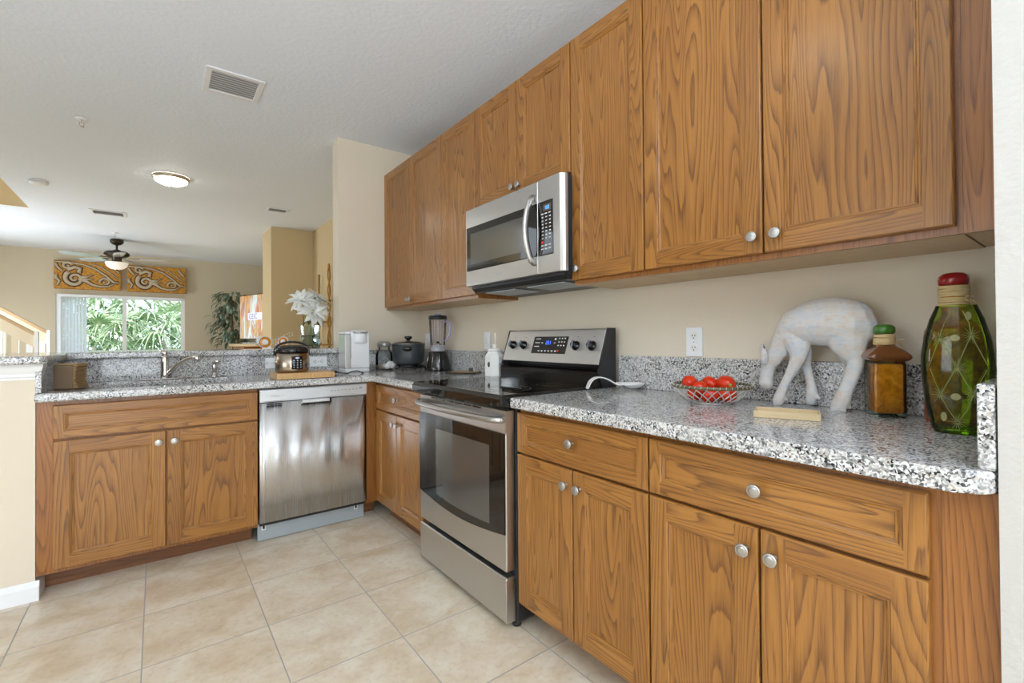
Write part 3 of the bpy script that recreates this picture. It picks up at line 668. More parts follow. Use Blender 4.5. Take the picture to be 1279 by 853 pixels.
# ------------------------------------------------------------------ outlets and switches
def wall_plate(label, w_, h_, kind, loc, rz, horizontal=False, group='white wall plates'):
    t_ = thing('power_outlet' if kind == 'outlet' else 'light_switch', label, 'outlet' if kind == 'outlet' else 'switch', loc, rz, group)
    m = MB(); m.box(-w_/2, w_/2, -0.006, -0.0002, -h_/2, h_/2); m.build('cover_plate', WPL, t_, bevel=0.002)
    if kind == 'outlet':
        for s in (-1, 1):
            cx_, cz_ = (s*0.024, 0) if horizontal else (0, s*0.024)
            m = MB(); m.prism([(cx_+0.0155*math.cos(a), cz_+0.0155*math.sin(a)) for a in [2*PI*k/16 for k in range(16)]], -0.0085, -0.005, 'y'); sk = m.build('socket', WHT, t_, bevel=0.001, fixn=True)
            m = MB()
            for q in (-0.006, 0.006):
                if horizontal: m.box(cx_-0.002, cx_+0.006, -0.0095, -0.008, cz_+q-0.0012, cz_+q+0.0012)
                else: m.box(cx_+q-0.0012, cx_+q+0.0012, -0.0095, -0.008, cz_-0.002, cz_+0.006)
            m.lathe([(0.0001, -0.0093), (0.0026, -0.0093), (0.0026, -0.008)], (cx_-0.008 if horizontal else cx_, 0, cz_ if horizontal else cz_-0.008), 8, 'y'); m.build('slots', BLKM, sk)
        m = MB(); m.lathe([(0.0001, -0.0075), (0.003, -0.007), (0.003, -0.005)], (0, 0, 0), 10, 'y'); m.build('screw', NICK, t_)
    else:
        m = MB(); m.box(-0.011, 0.011, -0.010, -0.005, -0.022, 0.022); m.build('rocker', WHT, t_, bevel=0.002)
    return t_
wall_plate('white duplex outlet on the cream wall between range and deer figurine', 0.072, 0.118, 'outlet', (-0.0005, 1.053, 1.123), RZ)
wall_plate('white switch plate on the wall just above the white canister', 0.07, 0.115, 'switch', (-0.0005, 2.545, 1.128), RZ)
wall_plate('white switch plate on the wall between the pot and blender', 0.07, 0.115, 'switch', (-0.0005, 3.395, 1.128), RZ)
wall_plate('horizontal white outlet on the granite backsplash right of the rice cooker', 0.118, 0.072, 'outlet', (-0.822, 3.4955, 0.987), 0, True)
wall_plate('white outlet on the granite backsplash just left of the rice cooker', 0.072, 0.072, 'outlet', (-1.128, 3.4955, 0.987), 0, True)
wall_plate('white outlet low in the corner behind the glass jar', 0.05, 0.075, 'outlet', (-0.42, 3.5165, 0.99), 0, False)
# ------------------------------------------------------------------ things on the right counter
ZT = CT1+0.0005
# tomatoes in a wire basket
WIRE = mat('basket_wire', (0.72, 0.72, 0.70), 0.35, 0.8); RIMM = mat('basket_rim', (0.16, 0.14, 0.07), 0.45, 0.3)
TOM = mat('tomato_skin', (0.62, 0.032, 0.006), 0.25, spec=0.4, coat=0.25); STEMG = mat('tomato_stem_end', (0.30, 0.32, 0.05), 0.6)
BC = (-0.205, 0.868)
t_ = thing('wire_basket', 'round silver wire basket with dark rim holding the red tomatoes', 'basket', (BC[0], BC[1], ZT))
RR, RB, HB = 0.130, 0.070, 0.056
def bask(a, k):
    r = RB+(RR-RB)*(k**0.72); return (r*math.cos(a), r*math.sin(a), 0.004+HB*k)
m = MB(); m.tube([bask(2*PI*i/48, 1.0) for i in range(48)], 0.0056, 8, True)
m.build('rim', RIMM, t_, label='dark olive metal rim')
m = MB(); m.tube([(RB*math.cos(2*PI*i/40), RB*math.sin(2*PI*i/40), 0.003) for i in range(40)], 0.0028, 6, True); m.build('base_ring', WIRE, t_)
m = MB(); NW = 24
for s in (1, -1):
    for j in range(NW):
        m.tube([bask(2*PI*(j+s*1.75*k/8)/NW, k/8) for k in range(9)], 0.0019, 5)
for j in range(44):  # rim wrapping
    a = 2*PI*j/44; c = Vector(bask(a, 1.0)); tn = Vector((-math.sin(a), math.cos(a), 0)); rd = Vector((math.cos(a), math.sin(a), 0))
    m.tube([tuple(c+rd*0.0056*math.cos(q)+Vector((0, 0, 1))*0.0056*math.sin(q)+tn*(0.004*(q/PI-0.5))) for q in [PI*1.5*x/6-0.4 for x in range(7)]], 0.0011, 4)
for i in (-2, -1, 0, 1, 2):
    h = math.sqrt(RB**2-(i*0.024)**2); m.tube([(-h, i*0.024, 0.003), (h, i*0.024, 0.003)], 0.0009, 4); m.tube([(i*0.024, -h, 0.003), (i*0.024, h, 0.003)], 0.0009, 4)
m.build('wire_mesh', WIRE, t_)
def tomato(label, dx, dy, z, r, el, rz, tilt=0.0):
    t_ = thing('tomato', label, 'tomato', (BC[0]+dx, BC[1]+dy, ZT+z), 0, 'ripe tomatoes in the wire basket'); t_.rotation_euler = (0, tilt, rz)
    m = MB(); prof = [(0.0001, -el), (r*0.35, -el*0.93), (r*0.72, -el*0.70), (r*0.95, -el*0.33), (r, 0.0), (r*0.96, el*0.34), (r*0.78, el*0.68), (r*0.45, el*0.90), (r*0.16, el*0.955), (0.0001, el*0.93)]
    m.lathe(prof, (0, 0, 0), 28, 'x', cap=False); m.build('flesh', TOM, t_, fixn=True)
    m = MB(); m.lathe([(0.0001, el*0.95), (0.004, el*0.965), (0.006, el*0.95)], (0, 0, 0), 10, 'x'); m.build('stem_end', STEMG, t_, fixn=True)
# camera-right direction at the basket is about (0.5,-0.87)
rt = Vector((0.44, -0.90)); fr = Vector((-0.90, -0.44))
for lab, a, b, z, r, el, rz, ti in (
    ('red tomato sitting highest at the left edge of the wire basket', -0.070, 0.010, 0.066, 0.027, 0.034, 0.4, 0.15),
    ('red tomato in the middle of the basket, between the left and largest ones', -0.006, -0.008, 0.064, 0.026, 0.030, 1.2, -0.1),
    ('largest red tomato lying on top at the right of the wire basket', 0.045, 0.006, 0.066, 0.030, 0.043, -2.3, 0.0),
    ('red tomato low behind the mesh at the left of the basket', -0.054, 0.020, 0.029, 0.024, 0.028, 0.9, 0.3),
    ('red tomato low in the front centre of the basket', -0.004, 0.040, 0.030, 0.026, 0.031, 1.8, 0.2),
    ('red tomato low behind the mesh at the right of the basket', 0.050, 0.028, 0.031, 0.025, 0.031, -1.0, 0.2),
    ('red tomato at the back of the basket under the others', 0.010, -0.052, 0.030, 0.026, 0.031, 0.2, 0.0),
    ('red tomato tucked in the front of the basket just below the left one', -0.034, 0.052, 0.055, 0.022, 0.026, 2.2, 0.3)):
    p = rt*a+fr*b; tomato(lab, p.x, p.y, z, r, el, rz, ti)

# small wooden tray
WD = oak('pale_pine', (0.74, 0.60, 0.38), (0.62, 0.44, 0.24), 0.2, 0.5)
t_ = thing('wooden_tray', 'small pale pine tray on the granite in front of the deer', 'tray', (-0.335, 0.573, ZT), math.atan2(-0.149, 0.058))
m = MB(); m.box(-0.076, 0.076, -0.030, 0.049, 0, 0.004, 'x'); m.build('bottom', WD, t_)
m = MB(); m.box(-0.080, 0.080, -0.035, -0.030, 0, 0.019, 'x'); m.build('side', WD, t_, bevel=0.0008)
m = MB(); m.box(-0.080, 0.080, 0.049, 0.054, 0, 0.019, 'x'); m.build('side', WD, t_, bevel=0.0008)
for x in (-0.080, 0.076): m = MB(); m.box(x, x+0.004, -0.0298, 0.0488, 0, 0.019, 'y'); m.build('end', WD, t_, bevel=0.0008)

# spoon rest
t_ = thing('spoon_rest', 'white porcelain spoon rest with arched handle beside the range', 'spoon rest', (-0.15, 1.345, ZT), math.radians(-22))
m = MB()
# local +x along the spoon: handle tip at -x, bowl at +x ; rotated so tip points to camera-left
NS = 28; cross = 12; L0, L1 = -0.125, 0.130
for i in range(NS+1):
    u_ = i/NS; x = L0+(L1-L0)*u_
    if u_ < 0.62: zc = 0.050*math.sin(PI*min(1, (u_/0.62))**0.62)+0.004*(1-u_)
    else: zc = 0.004
    if u_ < 0.5: wd_ = 0.019+0.002*u_
    else: wd_ = 0.020+0.028*math.sin(PI*min(1, max(0, (u_-0.47)/0.56)))**0.8
    bowl = max(0, math.sin(PI*min(1, max(0, (u_-0.50)/0.50))))**0.7
    tipz = 0.020*bowl + (0.018 if u_ > 0.97 else 0)
    for k in range(cross+1):
        s_ = (k/cross-0.5)*2; rim = 0.024*(abs(s_)**2.2)*(1 if u_ > 0.55 else 0.08)
        base = zc if u_ < 0.62 else 0.003
        if u_ >= 0.62: zz = 0.003+0.024*max(abs(s_)**2.2, (abs((u_-0.80)/0.20))**2.4 if u_ > 0.60 else 0)
        else:
            zz = base+rim
            if u_ > 0.5:  # blend to the bowl rim
                q = (u_-0.5)/0.12; zz = zz*(1-q)+(0.003+0.024*max(abs(s_)**2.2, (abs((0.62-0.80)/0.20))**2.4))*q
        m.v.append((x, s_*wd_, zz))
for i in range(NS):
    for k in range(cross):
        a = i*(cross+1)+k; m.face([a, a+1, a+cross+2, a+cross+1], None, True)
o = m.build('rest', WHT, t_, fixn=True); sd = o.modifiers.new('solid', 'SOLIDIFY'); sd.thickness = 0.0045; sd.offset = 1; ss = o.modifiers.new('sub', 'SUBSURF'); ss.levels = 1; ss.render_levels = 1
t_.rotation_euler = (0, 0, math.radians(-28))

# carved deer figurine: traced joints in the plane x = DX, blended and voxel-remeshed
DX = -0.082
def dp(cx_, cy_, dx=0.0):
    """joint from the side profile (y across the wall, z up)"""
    u_ = 930+cx_/5.018; v_ = 360+cy_/5.018
    d = F+R2*((u_-638.99)/foc)-U2*((v_-417.957)/foc); C = Vector((-1.7444, 0, 1.1426)); t0 = (DX-C.x)/d.x; p = C+d*t0
    return Vector((DX+dx, p.y, p.z))
K = 0.00265/5.018
def limb(m, pts, squash=0.85):
    Pp = [(dp(a, b, dx), r*K) for a, b, dx, r in pts]
    for (p, r), (q, s) in zip(Pp[:-1], Pp[1:]):
        n = max(2, int((q-p).length/(0.35*min(r, s))))
        for i in range(n+1):
            t0 = i/n; c = p.lerp(q, t0); rr = r+(s-r)*t0; m.ell(c, (rr*squash, rr, rr), 14, 9)
DEER = mat('whitewashed_wood', (0.78, 0.74, 0.71), 0.42, coat=0.15); t = NT(DEER)
v = t.coords('Object', (18, 18, 26)); n = t.noise(v, 1.0, 4, 0.65, 0.5); v2 = t.coords('Object', (40, 40, 190)); n2 = t.noise(v2, 1.0, 3, 0.6)
cc = t.ramp(n, [(0.28, (0.62, 0.47, 0.38)), (0.40, (0.64, 0.58, 0.53)), (0.52, (0.64, 0.63, 0.62)), (0.68, (0.53, 0.57, 0.64))])
cc = t.mix(t.ramp(n2, [(0.30, (0.35, 0.35, 0.35)), (0.46, (0, 0, 0))]), cc, (0.50, 0.36, 0.28)); t.col(cc); t.bump(n2, 0.15, 0.001)
t_ = thing('deer_figurine', 'whitewashed carved wooden deer with lowered head standing against the granite backsplash', 'figurine', (DX, 0.58, ZT))
m = MB()
limb(m, [(395, 222, 0, 128), (470, 212, 0, 144), (560, 212, 0, 148), (640, 222, 0, 142), (690, 240, 0, 112), (715, 262, 0, 84)], 0.62)   # barrel
limb(m, [(395, 222, 0, 128), (330, 232, 0, 108), (278, 278, 0, 82), (240, 332, 0, 68), (218, 390, 0, 60), (182, 440, 0, 54)], 0.70)  # chest and neck
limb(m, [(168, 432, 0, 52), (148, 500, 0, 46), (138, 560, 0, 41), (136, 592, 0, 45)], 0.78)  # head
limb(m, [(325, 300, -.008, 86), (350, 370, -.014, 66), (352, 430, -.018, 46), (325, 490, -.019, 35), (288, 560, -.020, 28), (258, 620, -.020, 29), (240, 668, -.020, 33), (228, 700, -.020, 34)], 0.62)
limb(m, [(228, 690, -.022, 24), (214, 716, -.024, 15)], 0.6); limb(m, [(250, 660, -.020, 22), (276, 694, -.016, 11)], 0.6)
limb(m, [(360, 380, .012, 50), (372, 480, .016, 30), (387, 540, .018, 26), (404, 600, .018, 26), (410, 660, .018, 34), (398, 706, .018, 30)], 0.7)
limb(m, [(415, 650, .018, 22), (455, 692, .014, 11)], 0.6)
limb(m, [(640, 270, -.008, 118), (655, 330, -.012, 98), (680, 388, -.016, 70), (712, 440, -.018, 44), (706, 490, -.020, 40), (685, 560, -.022, 37), (655, 630, -.024, 37), (632, 690, -.026, 44), (606, 742, -.028, 40)], 0.55)
limb(m, [(600, 750, -.032, 26), (570, 774, -.034, 15)], 0.6); limb(m, [(645, 690, -.024, 26), (674, 742, -.022, 12)], 0.6); limb(m, [(615, 745, -.030, 26), (646, 762, -.032, 15)], 0.6)
limb(m, [(640, 400, .010, 60), (650, 480, .018, 28), (622, 580, .020, 22), (590, 660, .020, 22), (562, 738, .018, 26)], 0.7)
limb(m, [(700, 130, 0, 42), (748, 180, 0, 34), (776, 235, 0, 26), (794, 298, 0, 9)], 0.7)  # tail
db = m.build('carved_body', DEER, t_); db.location = (-DX, -0.58, -ZT)
rm = db.modifiers.new('remesh', 'REMESH'); rm.mode = 'VOXEL'; rm.voxel_size = 0.0024; rm.use_smooth_shade = True
sm = db.modifiers.new('smooth', 'SMOOTH'); sm.factor = 0.6; sm.iterations = 5
for nm, cx_, cy_, dx in (('ear', 146, 428, -.027), ('ear', 106, 396, .014)):
    m = MB(); c = dp(cx_, cy_, dx)
    m.ell((0, 0, 0), (0.0065, 0.0125, 0.029), 16, 10); m.ell((-0.0055, 0, -0.002), (0.0035, 0.0085, 0.021), 14, 8)
    e = m.build(nm, DEER, t_); e.location = (c.x-DX, c.y-0.58, c.z-ZT); e.rotation_euler = (math.radians(-5), 0, 0)
DK = mat('dark_wood_crack', (0.10, 0.08, 0.07), 0.7)
m = MB(); c = dp(152, 468, -.024); m.ell((0, 0, 0), (0.002, 0.0022, 0.0022), 10, 6); e = m.build('eye', DK, t_); e.location = (c.x-DX, c.y-0.58, c.z-ZT)
m = MB(); c = dp(125, 360, 0); m.tube([(0, 0.000, -0.010), (0, 0.004, 0.004)], [0.003, 0.001], 6); e = m.build('antler_stub', DK, t_); e.location = (c.x-DX, c.y-0.58, c.z-ZT)

# amber square bottle with green stopper
def rawmat(name, c1, c2, sc=60, rough=0.12, coat=0.6):
    m = mat(name, c1, rough, coat=coat); t = NT(m); v = t.coords('Object'); n = t.noise(v, sc, 4, 0.65, 0.6)
    t.col(t.ramp(n, [(0.35, c2), (0.55, c1), (0.75, tuple(min(1, x*1.6+0.03) for x in c1))])); return m
AMB = rawmat('preserved_spice_amber', (0.78, 0.28, 0.02), (0.45, 0.13, 0.012), 30)
AMR = rawmat('preserved_pepper_red', (0.50, 0.11, 0.012), (0.16, 0.02, 0.008), 45)
BGL = thinglass('bottle_glass', (0.86, 0.92, 0.84), 0.30); ABR = mat('amber_glass', (0.16, 0.055, 0.016), 0.06, coat=0.8, spec=0.8)
RAF = mat('raffia', (0.68, 0.52, 0.27), 0.7); GRW = mat('green_wax', (0.045, 0.16, 0.018), 0.18, coat=0.4); RDW = mat('red_wax', (0.33, 0.008, 0.012), 0.15, coat=0.5)
def sq(hx, z, r=0.006, off=(0, 0), hy=None):
    return [(x+off[0], y+off[1], zz) for x, y, zz in rr_loop(hx, hy or hx, r, z)]
def loft(m, loops, cap=(True, True), smooth=True):
    b = len(m.v); n = len(loops[0])
    for L in loops: m.v += L
    for i in range(len(loops)-1):
        for k in range(n): m.face([b+i*n+k, b+i*n+(k+1) % n, b+(i+1)*n+(k+1) % n, b+(i+1)*n+k], None, smooth)
    if cap[0]: m.face([b+k for k in range(n)][::-1])
    if cap[1]: m.face([b+(len(loops)-1)*n+k for k in range(n)])
def raffia_wrap(t_, r, z0, z1, tie=True, seed=3):
    rnd = random.Random(seed); m = MB(); N = int((z1-z0)/0.0032)
    for i in range(N):
        z = z0+(i+0.5)*(z1-z0)/N; a0 = rnd.uniform(0, 6); tl = rnd.uniform(-0.002, 0.002)
        m.tube([((r+0.0012)*math.cos(a), (r+0.0012)*math.sin(a), z+tl*math.sin(a+a0)) for a in [2*PI*k/28 for k in range(28)]], 0.0021, 5, True)
    m.build('raffia_wrap', RAF, t_)
    if tie:
        m = MB()
        for i in range(7):
            a = rnd.uniform(-0.5, 0.5)-1.9; s = Vector((math.cos(a), math.sin(a), 0)); q = Vector((0.55, -0.8, 0)) if i % 2 else Vector((-0.4, -0.5, 0))
            c = s*(r+0.003)+Vector((0, 0, z0+(z1-z0)*0.3)); e = c+s*0.008+q*rnd.uniform(0.006, 0.020)+Vector((0, 0, rnd.uniform(-0.018, 0.012)))
            m.tube([tuple(c), tuple(c.lerp(e, 0.5)+Vector((0, 0, 0.004))), tuple(e)], 0.0010, 4)
        m.build('raffia_tie', RAF, t_)
t_ = thing('square_bottle', 'squat amber preserve bottle with green stopper and raffia neck behind the deer', 'bottle', (-0.098, 0.408, ZT), math.radians(32))
m = MB(); loft(m, [sq(0.037, 0.0), sq(0.0385, 0.006), sq(0.0385, 0.150), sq(0.036, 0.156)]); m.build('glass_body', BGL, t_)
m = MB(); loft(m, [sq(0.031, 0.012, 0.004), sq(0.033, 0.018, 0.004), sq(0.033, 0.145, 0.004), sq(0.030, 0.150, 0.004)]); m.build('filling', AMB, t_, label='orange spice filling')
m = MB(); loft(m, [sq(0.040, 0.1565, 0.008), sq(0.048, 0.162, 0.012), sq(0.051, 0.168, 0.014), sq(0.049, 0.175, 0.014), sq(0.040, 0.186, 0.014), sq(0.026, 0.197, 0.012), sq(0.020, 0.205, 0.0105)], (True, True)); m.build('shoulder', ABR, t_, label='brown flared shoulder')
m = MB(); m.lathe([(0.019, 0.200), (0.021, 0.215), (0.021, 0.240)], (0, 0, 0), 24); m.build('neck', ABR, t_)
raffia_wrap(t_, 0.0225, 0.203, 0.232, True, 5)
m = MB(); m.lathe([(0.022, 0.2335), (0.0250, 0.236), (0.0262, 0.244), (0.0248, 0.253), (0.018, 0.259), (0.0001, 0.261)], (0, 0, 0), 28); m.build('stopper', GRW, t_)

# tall bottle with red cap behind the vase
t_ = thing('tall_bottle', 'tall orange preserve bottle with red cap and raffia neck behind the green vase', 'bottle', (-0.095, 0.262, ZT), math.radians(0))
m = MB(); m.lathe([(0.060, 0), (0.0645, 0.004), (0.0645, 0.222), (0.062, 0.240), (0.054, 0.254), (0.038, 0.266), (0.029, 0.275), (0.0265, 0.285), (0.0265, 0.312)], (0, 0, 0), 36, sy=0.95); m.build('body', AMR, t_)
raffia_wrap(t_, 0.028, 0.300, 0.357, True, 9)
m = MB(); m.lathe([(0.0265, 0.313), (0.0265, 0.357)], (0, 0, 0), 24); m.build('neck', AMB, t_)
m = MB(); m.lathe([(0.028, 0.3585), (0.0305, 0.361), (0.0312, 0.372), (0.029, 0.382), (0.021, 0.389), (0.0001, 0.392)], (0, 0, 0), 30); m.build('cap', RDW, t_)

# green cut-glass flask vase
GV = bpy.data.materials.new('green_cut_glass'); GV.use_nodes = True; nt = GV.node_tree; nt.nodes.clear()
o_ = nt.nodes.new('ShaderNodeOutputMaterial'); mx = nt.nodes.new('ShaderNodeMixShader'); tr = nt.nodes.new('ShaderNodeBsdfTransparent'); gl = nt.nodes.new('ShaderNodeBsdfGlossy'); fr_ = nt.nodes.new('ShaderNodeLayerWeight')
tr.inputs[0].default_value = (0.60, 0.76, 0.10, 1); gl.inputs['Roughness'].default_value = 0.04; fr_.inputs[0].default_value = 0.35
nt.links.new(fr_.outputs['Fresnel'], mx.inputs[0]); nt.links.new(tr.outputs[0], mx.inputs[1]); nt.links.new(gl.outputs[0], mx.inputs[2]); nt.links.new(mx.outputs[0], o_.inputs[0])
ETCH = mat('etched_lines', (0.34, 0.34, 0.12), 0.5)
vd = Vector((1.49, 0.23)).normalized(); VRZ = math.atan2(vd.y, vd.x)-PI/2   # broad face towards the room
t_ = thing('glass_vase', 'green cut-glass flask vase with starburst pattern at the right end of the counter', 'vase', (-0.262, 0.2320, ZT), VRZ)
prof = [(0.0400, 0.0), (0.0415, 0.003), (0.046, 0.012), (0.055, 0.060), (0.0610, 0.110), (0.0635, 0.150), (0.0625, 0.185), (0.057, 0.225), (0.0475, 0.265), (0.0365, 0.294), (0.0355, 0.298)]
SYV = 0.62
m = MB(); m.lathe(prof, (0, 0, 0), 56, cap=False, sy=SYV); b_ = len(m.v)
m.v += [(0.040*math.cos(2*PI*k/56), 0.040*SYV*math.sin(2*PI*k/56), 0.001) for k in range(56)]; m.face([b_+k for k in range(56)][::-1])
m.build('glass_shell', GV, t_)
m = MB(); m.lathe([(0.0001, 0.004), (0.038, 0.004), (0.042, 0.012), (0.040, 0.016), (0.0001, 0.015)], (0, 0, 0), 48, sy=SYV); m.build('thick_base', GV, t_)
def vr(z):
    for (r0, z0), (r1, z1) in zip(prof[:-1], prof[1:]):
        if z0 <= z <= z1: return r0+(r1-r0)*(z-z0)/(z1-z0+1e-9)
    return prof[-1][0]
def vsurf(x, z, s=-1, d=0.0004):
    x *= 0.76; r = vr(z); q = max(0.0, 1-(x/r)**2); return (x, s*(r*SYV*math.sqrt(q)+d), z)
m = MB()
for s in (-1, 1):
    for cx_, cz_ in ((-0.037, 0.222), (0.032, 0.228), (-0.037, 0.090), (0.034, 0.095), (0.0, 0.155), (0.0, 0.030)):
        for k in range(14):
            a = 2*PI*k/14; L = 0.021 if k % 2 else 0.015; p0 = (cx_+0.003*math.cos(a), cz_+0.003*math.sin(a)); p1 = (cx_+L*math.cos(a), cz_+L*math.sin(a))
            m.tube([vsurf(*p0, s), vsurf((p0[0]+p1[0])/2, (p0[1]+p1[1])/2, s), vsurf(*p1, s)], [0.0006, 0.0005, 0.0002], 4)
    for (a, b, c) in (((-0.062, 0.155), (-0.037, 0.222), (0.0, 0.155)), ((0.0, 0.155), (0.032, 0.228), (0.066, 0.160)), ((-0.060, 0.150), (-0.037, 0.090), (0.0, 0.155)), ((0.0, 0.155), (0.034, 0.095), (0.064, 0.150)), ((-0.037, 0.090), (-0.022, 0.060), (0.0, 0.030)), ((0.034, 0.095), (0.022, 0.060), (0.0, 0.030)), ((-0.037, 0.222), (-0.028, 0.252), (-0.010, 0.285)), ((0.032, 0.228), (0.028, 0.255), (0.014, 0.285))):
        for (p, q) in ((a, b), (b, c)):
            m.tube([vsurf(p[0]+(q[0]-p[0])*i/6, p[1]+(q[1]-p[1])*i/6, s) for i in range(7)], 0.0007, 4)
m.build('etched_pattern', ETCH, t_)
LENS = mat('frosted_lens', (0.30, 0.29, 0.12), 0.25, coat=0.5)
for cx_, cz_, rx, rz_ in ((-0.003, 0.222, 0.011, 0.007), (-0.003, 0.088, 0.011, 0.008), (0.026, 0.272, 0.007, 0.010), (-0.030, 0.040, 0.007, 0.011)):
    m = MB(); b_ = 0; m.v += [vsurf(cx_+rx*math.cos(2*PI*k/18), cz_+rz_*math.sin(2*PI*k/18), -1, 0.0009) for k in range(18)]; m.face([b_+k for k in range(18)]); m.build('cut_lens', LENS, t_)

# ------------------------------------------------------------------ far corner of the counter
# blender
t_ = thing('blender', 'countertop blender with clear jar and glossy black base left of the canister', 'blender', (-0.125, 3.00, ZT), math.radians(-60))
m = MB(); m.lathe([(0.093, 0), (0.095, 0.006), (0.090, 0.03), (0.078, 0.085), (0.064, 0.130), (0.058, 0.138)], (0, 0, 0), 36); m.build('motor_base', BLK, t_)
m = MB(); m.lathe([(0.030, 0.03), (0.032, 0.03)], (0, 0, 0), 8); m.v = []; m.f = []; m.uv = []; m.sm = []; m.mi = []
for a in (-0.9, -0.3, 0.3): m.tube([(0.0945*math.cos(a-1.2), 0.0945*math.sin(a-1.2), 0.02), (0.080*math.cos(a-1.2), 0.080*math.sin(a-1.2), 0.09), (0.066*math.cos(a-1.2), 0.066*math.sin(a-1.2), 0.128)], [0.002, 0.002, 0.001], 6)
m.build('chrome_ribs', CHR, t_)
m = MB(); m.lathe([(0.056, 0.1385), (0.054, 0.150), (0.052, 0.176), (0.056, 0.182)], (0, 0, 0), 32); m.build('jar_collar', mat('smoky_clear', (0.35, 0.34, 0.38), 0.1, coat=0.5), t_)
m = MB(); m.lathe([(0.050, 0.183), (0.053, 0.20), (0.060, 0.30), (0.063, 0.368)], (0, 0, 0), 32, cap=False); jr = m.build('jar', TGL, t_, label='clear ribbed jar')
m = MB(); m.lathe([(0.0001, 0.1835), (0.028, 0.184), (0.032, 0.192), (0.012, 0.198), (0.008, 0.21), (0.0001, 0.212)], (0, 0, 0), 20); m.build('blade_hub', CHR, t_)
m = MB()
for k in range(8):
    a = 2*PI*k/8; m.tube([(0.052*math.cos(a), 0.052*math.sin(a), 0.195), (0.0605*math.cos(a), 0.0605*math.sin(a), 0.362)], 0.0022, 6)
m.build('ribs', TGL, jr)
m = MB(); m.tube([(0.060, 0, 0.352), (0.092, 0, 0.350), (0.104, 0, 0.325), (0.096, 0, 0.255), (0.075, 0, 0.222), (0.056, 0, 0.215)], [0.008, 0.009, 0.009, 0.008, 0.008, 0.007], 10); m.build('handle', mat('lilac_plastic', (0.48, 0.44, 0.66), 0.15, coat=0.5, alpha=0.75), t_)
m = MB(); m.lathe([(0.066, 0.3685), (0.067, 0.372), (0.066, 0.392), (0.060, 0.396)], (0, 0, 0), 32); m.build('lid', BLKM, t_)
m = MB(); m.lathe([(0.026, 0.3965), (0.026, 0.404), (0.022, 0.408), (0.0001, 0.409)], (0, 0, 0), 24); m.build('filler_cap', mat('blue_clear', (0.30, 0.34, 0.75), 0.15, coat=0.5), t_)

# multi-cooker pot
GRYP = mat('grey_nonstick', (0.085, 0.095, 0.105), 0.32, 0.4)
t_ = thing('electric_cooking_pot', 'dark grey electric cooking pot on black feet with glass lid in the corner', 'pot', (-0.240, 3.25, ZT), math.radians(-35))
m = MB(); m.lathe([(0.075, 0.040), (0.100, 0.046), (0.112, 0.062), (0.118, 0.110), (0.121, 0.180), (0.124, 0.186), (0.124, 0.190), (0.119, 0.190)], (0, 0, 0), 44); m.build('vessel', GRYP, t_)
m = MB(); m.lathe([(0.062, 0.0150), (0.070, 0.018), (0.070, 0.0395)], (0, 0, 0), 30); m.build('heater_base', BLKM, t_)
for a in (0.6, 2.2, 3.8, 5.4):
    m = MB(); c, s = math.cos(a), math.sin(a); m.tube([(0.062*c, 0.062*s, 0.030), (0.088*c, 0.088*s, 0.028), (0.102*c, 0.102*s, 0.006)], [0.009, 0.010, 0.006], 8); m.build('foot', BLK, t_)
m = MB(); m.lathe([(0.122, 0.1905), (0.120, 0.196), (0.090, 0.206), (0.045, 0.213), (0.0001, 0.215)], (0, 0, 0), 40); ld = m.build('lid', thinglass('lid_glass', (0.75, 0.76, 0.76), 0.5), t_)
m = MB(); m.tube([(0.1215*math.cos(2*PI*k/40), 0.1215*math.sin(2*PI*k/40), 0.1935) for k in range(40)], 0.003, 6, True); m.build('lid_rim', NICK, ld)
m = MB(); m.lathe([(0.012, 0.2155), (0.014, 0.225), (0.024, 0.232), (0.030, 0.242), (0.026, 0.250), (0.0001, 0.253)], (0, 0, 0), 24); m.build('lid_knob', BLK, ld)
for a in (-1.45, 1.70):
    m = MB(); c, s = math.cos(a), math.sin(a); m.ell((0, 0, 0), (0.034, 0.014, 0.020), 18, 10); h_ = m.build('side_handle', BLK, t_); h_.location = (0.122*c, 0.122*s, 0.158); h_.rotation_euler = (0, 0, a+PI/2)
m = MB(); m.tube([(0.06, -0.03, 0.024), (0.12, -0.055, 0.026), (0.14, -0.07, 0.018), (0.16, -0.075, 0.020)], [0.012, 0.012, 0.010, 0.008], 8); m.build('temperature_probe', BLK, t_)

# glass jar with bag
t_ = thing('glass_jar', 'lidded clear glass jar in the corner between coffee maker and pot', 'jar', (-0.368, 3.40, ZT))
m = MB(); m.lathe([(0.055, 0.001), (0.062, 0.006), (0.063, 0.100), (0.058, 0.130), (0.042, 0.150), (0.040, 0.170)], (0, 0, 0), 32, cap=False); m.build('glass_body', TG, t_)
m = MB(); m.lathe([(0.046, 0.1705), (0.050, 0.176), (0.049, 0.200), (0.036, 0.212), (0.0001, 0.214)], (0, 0, 0), 28); m.build('lid', mat('grey_lid', (0.38, 0.37, 0.34), 0.3, 0.5), t_)
m = MB(); m.lathe([(0.0001, 0.0075), (0.056, 0.008), (0.058, 0.03), (0.03, 0.044), (0.0001, 0.046)], (0, 0, 0), 20); m.build('contents', mat('beige_grain', (0.55, 0.45, 0.34), 0.8), t_)
PBAG = mat('plastic_bag', (0.72, 0.72, 0.72), 0.25, coat=0.5)
t_ = MB(); rnd = random.Random(4)
for i in range(9): t_.ell((rnd.uniform(-0.03, 0.03), rnd.uniform(-0.02, 0.02), 0.022+rnd.uniform(0, 0.03)), (rnd.uniform(0.015, 0.028), rnd.uniform(0.012, 0.02), rnd.uniform(0.016, 0.022)), 9, 6)
o = t_.build('plastic_bag', PBAG); o.location = (-0.372, 3.30, ZT)
rm = o.modifiers.new('remesh', 'REMESH'); rm.voxel_size = 0.004; tag(o, 'crumpled clear plastic bag lying in front of the glass jar', 'bag')

